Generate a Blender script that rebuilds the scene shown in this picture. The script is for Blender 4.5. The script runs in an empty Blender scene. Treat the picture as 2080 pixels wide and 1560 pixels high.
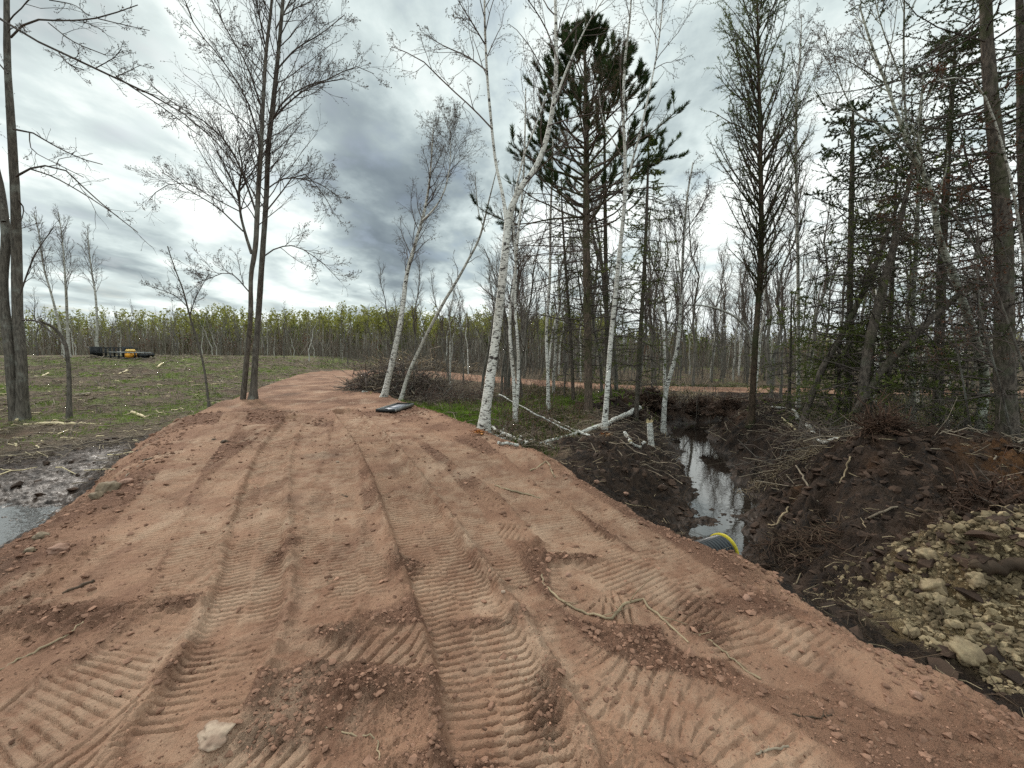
import bpy, bmesh, math, random
import numpy as np
from mathutils import Vector
R=math.radians
C=bpy.context.scene
# ------------------------------------------------------------------ camera
W0,H0=2080.0,1560.0
FPX=900.0; HOR=705.0; EYE=1.65
PITCH=math.atan((H0/2-HOR)/FPX)
cam_d=bpy.data.cameras.new('camera'); cam=bpy.data.objects.new('camera',cam_d)
C.collection.objects.link(cam); C.camera=cam
cam_d.sensor_fit='HORIZONTAL'; cam_d.sensor_width=36; cam_d.lens=36*FPX/W0
cam_d.clip_start=0.05; cam_d.clip_end=3000
cam.location=(0,0,EYE); cam.rotation_euler=(math.pi/2-PITCH,0,0)
# ------------------------------------------------------------------ exposure / light
C.view_settings.view_transform='Standard'; C.view_settings.look='None'
C.view_settings.gamma=1; C.view_settings.exposure=0.60
C.render.engine='CYCLES'
C.cycles.max_bounces=5; C.cycles.diffuse_bounces=2; C.cycles.glossy_bounces=2
C.cycles.transmission_bounces=2; C.cycles.transparent_max_bounces=4
C.cycles.use_denoising=False; C.cycles.caustics_reflective=False; C.cycles.caustics_refractive=False
SUN_EL,SUN_AZ=R(36),R(-42)      # azimuth from straight ahead (+y), negative = left
sl=bpy.data.lights.new('sun','SUN'); sl.energy=1.5; sl.angle=R(10); sl.color=(1,.94,.86)
so=bpy.data.objects.new('sun',sl); C.collection.objects.link(so)
sd=Vector((math.sin(SUN_AZ)*math.cos(SUN_EL),math.cos(SUN_AZ)*math.cos(SUN_EL),math.sin(SUN_EL)))
so.rotation_euler=sd.to_track_quat('Z','Y').to_euler()

def pixdir(px,py):
    """world ray of a photo pixel, scaled so that y (distance straight ahead) = 1"""
    px=np.asarray(px,float); py=np.asarray(py,float)
    a=(px-W0/2)/FPX; b=(H0/2-py)/FPX
    cy=math.cos(PITCH)+b*math.sin(PITCH); cz=-math.sin(PITCH)+b*math.cos(PITCH)
    return np.stack([a/cy,np.ones_like(a)*1.0,cz/cy],-1)
# ------------------------------------------------------------------ node helpers
class NT:
    def __init__(s,tree): s.t=tree; s.n=tree.nodes; s.l=tree.links
    def new(s,typ,**kw):
        n=s.n.new(typ)
        for k,v in kw.items():
            if k.startswith('_'): n.inputs[k[1:].replace('_',' ')].default_value=v
            else: setattr(n,k,v)
        return n
    def val(s,v,sock):
        if isinstance(v,bpy.types.NodeSocket): s.l.new(v,sock)
        elif v is not None:
            if isinstance(v,(tuple,list)) and len(v)==3 and sock.type=='RGBA': v=(*v,1)
            sock.default_value=v
    def math(s,op,a,b=None,c=None,clamp=False):
        n=s.n.new('ShaderNodeMath'); n.operation=op; n.use_clamp=clamp
        s.val(a,n.inputs[0]); s.val(b,n.inputs[1]); s.val(c,n.inputs[2]); return n.outputs[0]
    def vmath(s,op,a,b=None,out=0):
        n=s.n.new('ShaderNodeVectorMath'); n.operation=op
        s.val(a,n.inputs[0]); s.val(b,n.inputs[1]); return n.outputs[out]
    def mix(s,f,a,b,typ='MIX'):
        n=s.n.new('ShaderNodeMix'); n.data_type='RGBA'; n.blend_type=typ; n.clamp_factor=True
        s.val(f,n.inputs['Factor']); s.val(a,n.inputs[6]); s.val(b,n.inputs[7]); return n.outputs[2]
    def ramp(s,f,lo,hi,a=0.0,b=1.0,smooth=True):
        n=s.n.new('ShaderNodeMapRange'); n.interpolation_type='SMOOTHSTEP' if smooth else 'LINEAR'
        s.val(f,n.inputs['Value']); s.val(lo,n.inputs['From Min']); s.val(hi,n.inputs['From Max'])
        s.val(a,n.inputs['To Min']); s.val(b,n.inputs['To Max']); return n.outputs[0]
    def noise(s,vec,scale,detail=4,rough=.55,dist=0,out='Fac'):
        n=s.n.new('ShaderNodeTexNoise'); n.inputs['Scale'].default_value=scale
        n.inputs['Detail'].default_value=detail; n.inputs['Roughness'].default_value=rough
        n.inputs['Distortion'].default_value=dist
        if vec is not None: s.l.new(vec,n.inputs['Vector'])
        return n.outputs[out]
    def mapping(s,vec,scale=(1,1,1),rot=(0,0,0),loc=(0,0,0)):
        n=s.n.new('ShaderNodeMapping'); n.inputs['Scale'].default_value=scale
        n.inputs['Rotation'].default_value=rot; n.inputs['Location'].default_value=loc
        s.l.new(vec,n.inputs['Vector']); return n.outputs[0]

# ------------------------------------------------------------------ sky: Nishita + cloud cover
w=bpy.data.worlds.new('World'); C.world=w; w.use_nodes=True
nt=NT(w.node_tree); nt.n.clear()
sky=nt.new('ShaderNodeTexSky'); sky.sky_type='NISHITA'; sky.sun_disc=False
sky.sun_elevation=SUN_EL; sky.sun_rotation=SUN_AZ
skyc=nt.vmath('SCALE',sky.outputs[0]); skyc.node.inputs['Scale'].default_value=0.10
tc=nt.new('ShaderNodeTexCoord'); D=tc.outputs['Generated']
sx=nt.new('ShaderNodeSeparateXYZ'); nt.l.new(D,sx.inputs[0])
zz=nt.math('MAXIMUM',sx.outputs[2],0.0); den=nt.math('ADD',zz,0.13)
cx=nt.math('DIVIDE',sx.outputs[0],den); cy_=nt.math('DIVIDE',sx.outputs[1],den)
cb=nt.new('ShaderNodeCombineXYZ'); nt.l.new(cx,cb.inputs[0]); nt.l.new(cy_,cb.inputs[1])
P=cb.outputs[0]
warp=nt.noise(P,.7,3,.5,out='Color')
wv=nt.vmath('SUBTRACT',warp,(.5,.5,.5)); wv=nt.vmath('SCALE',wv); wv.node.inputs['Scale'].default_value=.9
P2=nt.vmath('ADD',P,wv)
n1=nt.noise(nt.mapping(P2,(1.1,.62,1),(0,0,R(-8)),(3.1,1.7,0)),1.0,4,.5)
n2=nt.noise(nt.mapping(P2,(2.4,.95,1),(0,0,R(-6)),(7,2,0)),1.2,4,.48)
n3=nt.noise(nt.mapping(P,(1.4,1.0,1),(0,0,R(20)),(11,5,0)),2.6,8,.58)
def blob(px,py,rad,amp):
    d=pixdir(px,py); d=d/np.linalg.norm(d)
    dt=nt.vmath('DOT_PRODUCT',D,tuple(float(q) for q in d),out='Value')
    a=nt.math('SUBTRACT',dt,1.0); a=nt.math('DIVIDE',a,2*0.5*rad*rad); a=nt.math('EXPONENT',a)
    return nt.math('MULTIPLY',a,amp)
den_=nt.math('ADD',nt.math('MULTIPLY',n1,.50),nt.math('ADD',nt.math('MULTIPLY',n2,.50),nt.math('MULTIPLY',n3,.42)))
# positive = brighter, negative = dark cloud body
for b in [(560,90,.24,.17),(230,170,.26,.10),(760,320,.15,-.20),(740,430,.12,-.10),(330,480,.13,-.12),(60,430,.12,-.08),(180,540,.10,.08),(860,110,.16,-.07),
          (1420,150,.15,-.06),(1250,80,.2,.01),(1750,150,.25,-.01),(150,60,.10,-.14),(1400,430,.25,.10),(1750,500,.35,.12),(700,470,.07,.10),(1150,200,.2,-.02),
          (760,590,.06,-.08),(560,610,.14,.06),(200,590,.14,-.03),(1900,150,.3,-.02),(860,190,.06,.10),(690,50,.1,-.08)]:
    den_=nt.math('ADD',den_,blob(*b))
br=nt.ramp(den_,.36,.92)
cr=nt.n.new('ShaderNodeValToRGB'); nt.l.new(br,cr.inputs[0])
e=cr.color_ramp.elements; e[0].position=0; e[0].color=(.135,.168,.195,1); e[1].position=1; e[1].color=(.88,.925,.89,1)
for p,c in ((.25,(.205,.250,.272)),(.5,(.355,.420,.430)),(.75,(.575,.655,.645))):
    q=e.new(p); q.color=(*c,1)
hz=nt.ramp(sx.outputs[2],0.0,.10,1,0)
col=nt.mix(nt.math('MULTIPLY',hz,.55),cr.outputs[0],(.60,.68,.74))
cover=nt.ramp(n3,.30,.5,.80,.97)
fin=nt.mix(cover,skyc,col)
lp=nt.ramp(sx.outputs[2],.60,.90,.86,1.6)   # unseen sky above the frame boosted, added fill for ground and wood
bk=nt.ramp(sx.outputs[1],.12,-.35,1.0,1.35)     # unseen sky behind the viewer boosted, added fill for facing trunk sides
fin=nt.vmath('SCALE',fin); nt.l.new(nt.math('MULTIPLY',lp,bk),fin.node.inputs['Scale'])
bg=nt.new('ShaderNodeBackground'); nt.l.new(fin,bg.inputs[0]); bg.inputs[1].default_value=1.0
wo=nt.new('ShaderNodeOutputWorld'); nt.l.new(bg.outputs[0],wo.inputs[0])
w.cycles.sampling_method='MANUAL'; w.cycles.sample_map_resolution=512

# ------------------------------------------------------------------ numeric helpers
def _hash(ix,iy,seed):
    h=(ix.astype(np.int64)*374761393+iy.astype(np.int64)*668265263+seed*1442695041)&0xffffffff
    h=((h^(h>>13))*1274126177)&0xffffffff
    h=((h^(h>>16))*2246822519)&0xffffffff
    return ((h^(h>>15))&0xffffff)/float(0xffffff)
def vnoise(x,y,seed=0):
    ix=np.floor(x);iy=np.floor(y);fx=x-ix;fy=y-iy
    ux=fx*fx*fx*(fx*(fx*6-15)+10);uy=fy*fy*fy*(fy*(fy*6-15)+10)
    ix=ix.astype(np.int64);iy=iy.astype(np.int64)
    def g(dx,dy):
        a=_hash(ix+dx,iy+dy,seed)*2*math.pi
        return np.cos(a)*(fx-dx)+np.sin(a)*(fy-dy)
    a=g(0,0);b=g(1,0);c=g(0,1);d=g(1,1)
    return (a+(b-a)*ux)*(1-uy)+(c+(d-c)*ux)*uy      # about -.7..+.7
def fbm(x,y,oct=4,seed=0,gain=.5,lac=2.03):
    s=0;a=1.0;x=np.asarray(x,float);y=np.asarray(y,float)
    for k in range(oct):
        s=s+a*vnoise(x,y,seed+k*17); a*=gain; x,y=(x*.8-y*.6)*lac,(x*.6+y*.8)*lac
    return s
def ridged(x,y,oct=4,seed=0,gain=.5):
    s=0;a=1.0
    for k in range(oct):
        s=s+a*(1-2*np.abs(vnoise(x,y,seed+k*13))); a*=gain; x,y=(x*.8-y*.6)*2.1,(x*.6+y*.8)*2.1
    return s/2-.5
def sst(a,b,x):
    t=np.clip((x-a)/(b-a),0,1); return t*t*(3-2*t)
def poly_dist(x,y,P):
    """distance to a polyline with per-point extra values: returns dist, arclength, side(+ = right), extras"""
    P=np.asarray(P,float); best=np.full(x.shape,1e9); s_o=np.zeros(x.shape); sd_=np.zeros(x.shape)
    ex=np.zeros(x.shape+(P.shape[1]-2,)); s0=0
    for a,b in zip(P[:-1],P[1:]):
        d=b[:2]-a[:2]; L=math.hypot(*d); t=np.clip(((x-a[0])*d[0]+(y-a[1])*d[1])/L**2,0,1)
        qx=a[0]+t*d[0];qy=a[1]+t*d[1]; ds=np.hypot(x-qx,y-qy); m=ds<best
        best=np.where(m,ds,best); s_o=np.where(m,s0+t*L,s_o)
        cr=(x-a[0])*d[1]-(y-a[1])*d[0]; sd_=np.where(m,np.sign(cr),sd_)
        for k in range(ex.shape[-1]): ex[...,k]=np.where(m,a[2+k]+(b[2+k]-a[2+k])*t,ex[...,k])
        s0+=L
    return best,s_o,sd_,ex
def smooth_poly(P,n=8):
    P=np.asarray(P,float); Q=[]
    Pp=np.vstack([2*P[0]-P[1],P,2*P[-1]-P[-2]])
    for i in range(1,len(Pp)-2):
        p0,p1,p2,p3=Pp[i-1:i+3]
        for t in np.linspace(0,1,n,endpoint=False):
            Q.append(.5*((2*p1)+(-p0+p2)*t+(2*p0-5*p1+4*p2-p3)*t*t+(-p0+3*p1-3*p2+p3)*t**3))
    Q.append(P[-1]); return np.array(Q)

# ------------------------------------------------------------------ terrain
ROAD=smooth_poly([(1.6,-9,3.6,0),(.4,-3,3.7,0),(-.75,.8,3.1,0),(-1.15,3.2,2.6,0),(-1.95,5.3,2.5,0),(-3.2,8,2.55,0),
      (-4.9,11,2.55,0),(-6.1,13.5,2.35,0),(-7.9,17.5,2.0,0),(-9.9,24,2.0,0),(-10.6,29,2.1,.02),(-8.4,32.5,2,-.05),
      (-4,28.5,1.8,-.2),(1,24.5,1.3,-.25),(6,21.3,1.1,-.28),(13,19.8,1.1,-.28),(22,19,1.1,-.28),(40,21,1.5,-.28)],5)
DITCH=smooth_poly([(2.4,4.7,.20),(3.05,5.8,.26),(3.75,7.0,.36),(4.15,8.2,.28),(4.35,9.2,.22),(4.85,10.4,.30),(5.0,11.6,.24),(5.45,12.8,.40),(5.9,14.4,.45),(7.3,15.6,.4),(9.5,16.6,.25)],4)
WATER_Z=-1.05; PUD_Z=-.52
def G(x,y,cx,cy,sx,sy,a,rot=0):
    c,s=math.cos(rot),math.sin(rot); u=(x-cx)*c+(y-cy)*s; v=-(x-cx)*s+(y-cy)*c
    return a*np.exp(-(u/sx)**2-(v/sy)**2)
def terrain(x,y,full=True):
    x=np.asarray(x,float);y=np.asarray(y,float)
    r=np.hypot(x,y)
    d,s,side,ex=poly_dist(x,y,ROAD); sdv=d-ex[...,0]; zr=ex[...,1]
    sdv=sdv+.16*fbm(x*1.3,y*1.3,3,5)*np.clip(1.5-y/25,.3,1)
    right=side>0
    near=1-sst(9,15,y)                       # close by the road runs on a raised bank
    L=-.42+0*x
    L=L+.12*sst(10,16,y)*sst(2,-4,x)
    rise=sst(-9,-24,x)*sst(11,31,y)*1.06+sst(-4,-14,x)*sst(12,18,y)*.18
    L=L+rise-.5*sst(45,80,y)*sst(-4,-14,x)-.35*sst(30,60,y)
    # puddle on the left
    L=L-.22*np.exp(-((x+6.6)/2.6)**2-((y-5.3)/2.6)**2)-.10*np.exp(-((x+7.9)/1.2)**2-((y-8.9)/.8)**2)
    L=L+.06*fbm(x*.35,y*.35,3,21)+.10*fbm(x*.09,y*.09,2,3)*sst(15,30,r)
    # ditch
    dd,ds_,dside,dex=poly_dist(x,y,DITCH)
    e=dd-dex[...,0]+.42*fbm(x*1.0,y*1.0,4,33)+.12*fbm(x*4,y*4,3,34)
    wl=np.where(dside>0,1.25,2.4)
    ditch=(1-sst(-.25,wl,e+.35*ridged(x*2.3,y*2.3,3,35,.6)*full))
    bank=np.exp(-((e-1.9)/.9)**2)*np.where(dside>0,.22,.03)*(1-sst(15,19,y))*sst(4.5,6,y)
    L=L*(1-ditch)+(-1.0-.27*sst(.5,1.5,ds_))*ditch+bank
    mz=G(x,y,4.9,6.5,1.5,.9,.30,-.15)+G(x,y,6.8,6.2,1.9,.9,.42)+G(x,y,5.4,5.0,1.6,1.0,.10)+G(x,y,8.3,5.2,1.4,1.2,.62)
    mz=mz+G(x,y,3.9,3.4,.7,.5,.52,-.2)+G(x,y,4.9,3.3,.8,.65,.50)-G(x,y,5.0,4.15,.8,.28,.22)-G(x,y,2.9,4.2,.4,.8,.25)
    mz=mz+G(x,y,6.9,12.8,1.3,.8,.30)+G(x,y,3.9,14.8,1.6,.8,.35)+G(x,y,5.6,16.4,2.6,.7,.45)+G(x,y,1.8,7.6,.8,.5,.15)+G(x,y,1.4,9.0,1.6,.6,.12)+G(x,y,5.6,9.6,.8,1.3,.12)
    L=L+mz
    peatm=np.clip(sst(3.4,1.6,e)+sst(.04,.2,mz),0,1)*sst(-.2,.3,x+.35*(y-8)*.3)
    peatm=np.clip(peatm+np.exp(-((x+6.6)/3.4)**2-((y-5.6)/3.4)**2)*1.25+np.exp(-((x+7.9)/1.6)**2-((y-8.9)/1.3)**2),0,1)
    if full:
        rgh=ridged(x*1.6,y*1.6,5,41,.55)
        L=L+np.clip(peatm+(mz>.1)*.6,0,1)*(.22*rgh*(.35+sst(.0,.3,mz)+.5*sst(0,1,e)*(x>0))+.065*ridged(x*6,y*6,4,45,.65)+.016*ridged(x*21,y*21,3,46,.6))
        L=L+(1-peatm)*(.05*fbm(x*2.2,y*2.2,5,51,.6))
        L=L+.06*ridged(x*1.3+y*.8,y*4.5-x*1.2,4,47,.6)*np.exp(-((x+6.8)/3)**2-((y-6)/3.4)**2)
    tn=G(x,y,3.75,3.1,.9,.7,1)+G(x,y,4.9,3.1,1.1,.8,1)
    if full: L=L+np.clip(tn,0,1)*(.16*ridged(x*2.6,y*2.6,5,49,.6)+.05*ridged(x*11,y*11,4,50,.65))
    wslope=np.where(right,.45*near+.5,.75*near+.5)
    k=1-sst(-.05,1,sdv/wslope)
    z=L*(1-k)+zr*k
    # loose heaps of clay at road margins
    hp=G(x,y,-7.6,12.9,1.0,.6,.12)+G(x,y,-8.7,12.3,1.3,.7,.06)+G(x,y,-5.9,8.6,1.0,.5,.10)+G(x,y,.35,6.5,.5,.35,.10)+G(x,y,-6.6,10.2,1.3,.5,.14,.5)
    z=z+hp+.03*np.exp(-((sdv+.12)/.16)**2)*right*near
    rough=np.clip(.42+1.5*fbm(x*.55,y*.55,3,61),0,1)
    claym=sst(.09,-.05,sdv+.16*fbm(x*2.5,y*2.5,3,71)-np.where(right,.30*near,.62*near)-.12); claym=np.maximum(claym,sst(.03,.09,hp))
    smooth=np.zeros(x.shape)
    if full:
        z,rough,smooth=tracks(x,y,z,rough,sdv,claym)
    return dict(z=z,sd=sdv,clay=claym,peat=peatm,mz=mz,e=e,rough=rough,smooth=smooth,side=side)
def gpx(px,py,z=0.0):
    d=pixdir(px,py); t=(z-EYE)/d[...,2]; return np.stack([d[...,0]*t,t],-1)
def track(pts,wd,pitch,depth,bar,skew=0.0,lobes=2,soft=.3):
    return dict(P=smooth_poly(gpx(np.array(pts)[:,0],np.array(pts)[:,1]),5),w=wd,pitch=pitch,depth=depth,bar=bar,skew=skew,lobes=lobes,soft=soft)
TR=[track([(700,838),(740,880),(790,950),(850,1060),(905,1170),(965,1290),(1005,1400),(1040,1540),(1075,1700)],.50,.054,.045,.026,.03),
    track([(770,850),(900,900),(1010,960),(1090,1030),(1180,1120),(1290,1190),(1400,1220)],.50,.054,.014,.012,0),
    track([(610,860),(560,930),(520,1010),(520,1120),(500,1230),(440,1360),(330,1480),(200,1640)],.42,.052,.028,.022,0,1),
    track([(560,880),(470,960),(420,1060),(400,1160),(350,1270),(240,1350),(60,1440),(-150,1520)],.42,.055,.008,.010,.04,1),
    track([(640,870),(640,960),(650,1060),(640,1150),(560,1240),(470,1330)],.40,.050,.006,.010,0,1),
    track([(720,860),(700,960),(705,1060),(740,1160),(760,1210)],.34,.050,.004,.010,0,1),
    track([(940,930),(1060,1000),(1150,1080),(1180,1170),(1200,1220),(1290,1230)],.45,.052,.006,.012,0,2),
    track([(560,1310),(680,1305),(800,1310),(900,1330),(990,1330)],.30,.080,.012,.014,.30,1),
    track([(1010,1080),(1080,1085),(1160,1085),(1230,1110)],.30,.048,.012,.012,.1,1),
    track([(1200,1160),(1290,1150),(1380,1180),(1440,1230),(1420,1290)],.42,.060,.003,.008,0,1),
    track([(-60,1480),(80,1470),(240,1500),(420,1560),(600,1700)],.45,.060,.006,.010,0,1),
    track([(1060,1240),(1130,1330),(1250,1400),(1420,1450),(1600,1560),(1800,1700)],.42,.075,.004,.006,.2,2),
    track([(620,845),(590,900),(590,1000),(600,1100),(590,1200),(570,1300)],.55,.050,.004,.011,0,1),
    track([(760,850),(830,920),(900,1010),(960,1110),(1010,1200)],.55,.050,.004,.010,0,1),
    track([(480,850),(400,920),(330,1010),(280,1100),(200,1200)],.5,.052,.003,.010,.1,1),
    track([(900,900),(1040,990),(1160,1090),(1300,1180),(1460,1260),(1560,1330)],.5,.052,.004,.009,0,1),
    track([(450,1180),(360,1270),(230,1370),(60,1480),(-80,1560)],.50,.048,.004,.008,.1,1),
    track([(1010,900),(1130,990),(1290,1090),(1420,1180),(1600,1290),(1800,1400)],.35,.052,.003,.006,0,2)]
def tracks(x,y,z,rough,sdv,claym):
    m=(claym>.05)&(np.hypot(x,y)<22)&(y>-2)
    if not m.any(): return z,rough,np.zeros(x.shape)
    X=x[m];Y=y[m];Z=z[m].copy();Rg=rough[m].copy();sdm=sdv[m];cm=claym[m]; Sm=np.zeros(X.shape)
    inner=sst(.15,-.25,sdm)
    base=.022*fbm(X*.9,Y*.9,3,81)*1.2
    cl=ridged(X*5,Y*5,4,91,.6); fine=ridged(X*19,Y*19,3,95,.6)
    patch=np.clip(fbm(X*1.1+3,Y*1.1,3,101)*2.2+.35,0,1)
    Zd=base+(.032*cl+.028*fine)*(.30+.9*patch)*inner+(1-inner)*(.05*cl+.02*fine)
    # gritty striation left by the bucket at the bottom right
    ang=R(38); u=X*math.cos(ang)+Y*math.sin(ang); v=-X*math.sin(ang)+Y*math.cos(ang)
    arc=np.hypot(X-2.6,Y-4.6); st=vnoise(arc*24,np.arctan2(Y-4.6,X-2.6)*2,111)+.6*vnoise(arc*60,np.arctan2(Y-4.6,X-2.6)*4,113)
    Zd=Zd+.013*st*sst(.1,.6,X+.15)*sst(3.0,2.3,Y)
    for T in TR:
        P=T['P']; x0,y0=P.min(0)-T['w'];x1,y1=P.max(0)+T['w']
        b=(X>x0)&(X<x1)&(Y>y0)&(Y<y1)
        if not b.any(): continue
        xx=X[b];yy=Y[b]
        d,s,sg,_=poly_dist(xx,yy,P); dn=d*sg+.02*fbm(xx*3,yy*3,2,121)
        hw=T['w']/2; ins=sst(hw+.03,hw-.02,np.abs(dn))
        if T['lobes']==2: bars_m=.3+.7*sst(.01,.03,np.abs(dn)); ph=np.where(dn>0,.35,0)
        else: bars_m=np.ones_like(dn); ph=0
        ss=s+dn*T['skew']+.010*fbm(xx*4,yy*4,2,131)
        q=(ss/T['pitch']+ph)%1.0
        prof=1-sst(.24,.07,np.abs(q-.5)*1.15)
        wear=np.clip(.75+1.6*fbm(xx*1.8,yy*1.8,3,141+int(T['w']*100)),.0,1.15)
        new=-T['depth']*.8-2.1*T['bar']*(1-prof)*wear*bars_m+.25*base[b]
        berm=T['depth']*.9*np.exp(-((np.abs(dn)-hw-.05)/.045)**2)*(1+1.6*cl[b])
        midr=.004*np.exp(-(dn/.03)**2)*(3*cl[b]) if T['lobes']==2 else 0
        crumb=.010*cl[b]+.008*fine[b]+.016*np.clip(fbm(xx*6,yy*6,3,151)-.25,0,1)
        a=ins*(.92)
        Zd[b]=Zd[b]*(1-a)+(new+crumb+midr)*a+berm
        Rg[b]=Rg[b]*(1-a*.7); Sm[b]=np.maximum(Sm[b],a*wear*.8)
    # torn clods where the machine turned
    for (cx,cy,sx_,sy_,am) in [(*gpx(1150,1140),.30,.09,.055),(*gpx(700,1290),.26,.10,.04),(*gpx(820,1150),.18,.20,.04),(*gpx(740,1400),.32,.10,.05),(*gpx(1110,1430),.10,.22,.05),
                             (*gpx(580,1120),.10,.3,.02),(*gpx(360,1230),.22,.10,.045),(*gpx(120,1260),.5,.2,.045),(*gpx(1440,1290),.14,.12,.04),(*gpx(1500,1240),.5,.15,.02),(*gpx(1010,1260),.3,.06,.03),(*gpx(560,1500),.2,.1,.03),(*gpx(900,1560),.3,.06,.03)]:
        g=np.exp(-((X-cx)/sx_)**2-((Y-cy)/sy_)**2)*(1+.5*fbm(X*6,Y*6,2,161)); g=np.clip(g,0,1)
        Zd=Zd+g*am*(.45+1.7*ridged(X*8,Y*8,4,171,.65)); Rg=np.maximum(Rg,g); Sm=Sm*(1-g)
    Z=Z+Zd*sst(0,.5,cm)*sst(24,14,np.hypot(X,Y))
    z=z.copy(); z[m]=Z; rough=rough.copy(); rough[m]=Rg; S=np.zeros(x.shape); S[m]=Sm
    return z,rough,S
TR=TR[1:2]+TR[3:]+[track([(700,855),(690,930),(680,1010),(670,1100),(660,1190),(640,1260)],.42,.048,.012,.014,0,2),
    track([(600,850),(560,910),(535,990),(522,1080),(512,1180),(485,1280),(440,1370),(380,1470)],.40,.052,.030,.022,0,2)]+TR[:1]
def Hs(x,y):
    return float(terrain(np.array([float(x)]),np.array([float(y)]))['z'][0])
def HH(x,y): return terrain(x,y)['z']
_rr=np.exp(np.linspace(math.log(.8),math.log(160),900))
def hit(px,py):
    """point where the ray through a photo pixel meets the ground"""
    d=pixdir(px,py); x=d[0]*_rr; y=_rr; zr=EYE+d[2]*_rr; z=terrain(x,y,False)['z']
    i=np.argmax(zr<z) if (zr<z).any() else len(_rr)-1
    return np.array([x[i],y[i],Hs(x[i],y[i])])

# ------------------------------------------------------------------ mesh building
col=C.collection
def tag(o,label=None,cat=None,group=None,kind=None):
    if label: o['label']=label
    if cat: o['category']=cat
    if group: o['group']=group
    if kind: o['kind']=kind
    return o
def empty(name,loc,label,cat,group=None):
    o=bpy.data.objects.new(name,None); col.objects.link(o); o.location=tuple(float(v) for v in loc); o.empty_display_size=.2
    return tag(o,label,cat,group)
class Geo:
    def __init__(s): s.v=[];s.f=[];s.n=0;s.mi=[];s.a=[]
    def add(s,V,F,mi=0,a=None):
        V=np.asarray(V,np.float32).reshape(-1,3); F=np.asarray(F,np.int64)
        s.v.append(V); s.f.append(F+s.n); s.mi.append(np.full(len(F),mi,np.int32)); s.n+=len(V)
        s.a.append(np.zeros(len(V),np.float32) if a is None else np.broadcast_to(np.asarray(a,np.float32),(len(V),)).copy())
        return s
    def raw(s): return np.vstack(s.v),s.f,s.mi
    def build(s,name,mats,parent=None,smooth=True,attr=False):
        if not isinstance(mats,(list,tuple)): mats=[mats]
        V=np.vstack(s.v) if s.v else np.zeros((0,3),np.float32)
        me=bpy.data.meshes.new(name); me.vertices.add(len(V)); me.vertices.foreach_set('co',V.ravel())
        nl=sum(f.size for f in s.f); nf=sum(len(f) for f in s.f)
        me.loops.add(nl); me.polygons.add(nf)
        me.loops.foreach_set('vertex_index',np.concatenate([f.ravel() for f in s.f]).astype(np.int32))
        tot=np.concatenate([np.full(len(f),f.shape[1],np.int32) for f in s.f]); st=np.concatenate([[0],np.cumsum(tot)[:-1]]).astype(np.int32)
        me.polygons.foreach_set('loop_start',st)
        me.polygons.foreach_set('material_index',np.concatenate(s.mi))
        me.polygons.foreach_set('use_smooth',np.full(nf,smooth))
        for m in mats: me.materials.append(m)
        if attr:
            at=me.attributes.new('var','FLOAT','POINT'); at.data.foreach_set('value',np.concatenate(s.a))
        me.update(); me.validate()
        o=bpy.data.objects.new(name,me); col.objects.link(o)
        if parent is not None:
            o.parent=parent; V2=V-np.array(parent.location,np.float32); me.vertices.foreach_set('co',V2.ravel()); me.update()
        return o
def norm(v): return v/np.maximum(np.linalg.norm(v,axis=-1,keepdims=True),1e-9)
def tubes(g,P,Rd,sides=4,mi=0,cap=False,a=None,lump=0,seed=0):
    """P (B,N,3), Rd (B,N): one tapered tube each"""
    P=np.asarray(P,float);Rd=np.asarray(Rd,float)
    if P.ndim==2: P=P[None];Rd=Rd[None]
    B,N,_=P.shape
    if B==0: return
    T=norm(np.gradient(P,axis=1)); mt=norm(P[:,-1]-P[:,0])
    ref=np.where(np.abs(mt[:,2:3])>.75,np.array([[1.,0,0]]),np.array([[0,0,1.]]))[:,None,:]
    n1=norm(np.cross(T,np.broadcast_to(ref,T.shape))); n2=np.cross(T,n1)
    an=np.arange(sides)*2*math.pi/sides
    rad=Rd[:,:,None]
    if lump:
        rg=np.random.default_rng(seed); rad=rad*(1+lump*rg.normal(size=(B,N,sides)))
    V=P[:,:,None,:]+rad[...,None]*(np.cos(an)[None,None,:,None]*n1[:,:,None,:]+np.sin(an)[None,None,:,None]*n2[:,:,None,:])
    i=np.arange(N-1)[:,None]*sides; j=np.arange(sides)[None,:]; k=(j+1)%sides
    F=np.stack([i+j,i+k,i+k+sides,i+j+sides],-1).reshape(-1,4)
    F=(F[None]+(np.arange(B)*N*sides)[:,None,None]).reshape(-1,4)
    av=None
    if a is not None: av=np.repeat(np.broadcast_to(np.asarray(a,float).reshape(-1),(B,)),N*sides)
    g.add(V.reshape(-1,3),F,mi,av)
    if cap:
        for b in range(B):
            for e in (0,N-1):
                c=P[b,e]; ring=V[b,e]; VV=np.vstack([ring,c[None]])
                q=[(m,(m+1)%sides,sides) if e else ((m+1)%sides,m,sides) for m in range(sides)]
                g.add(VV,np.array(q),mi if cap is True else cap)
def resample(pts,n):
    pts=np.asarray(pts,float); Q=smooth_poly(pts,10) if len(pts)>2 else pts
    s=np.concatenate([[0],np.cumsum(np.linalg.norm(np.diff(Q[:,:3],axis=0),axis=1))]); t=np.linspace(0,s[-1],n)
    return np.stack([np.interp(t,s,Q[:,k]) for k in range(Q.shape[1])],-1)
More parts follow.
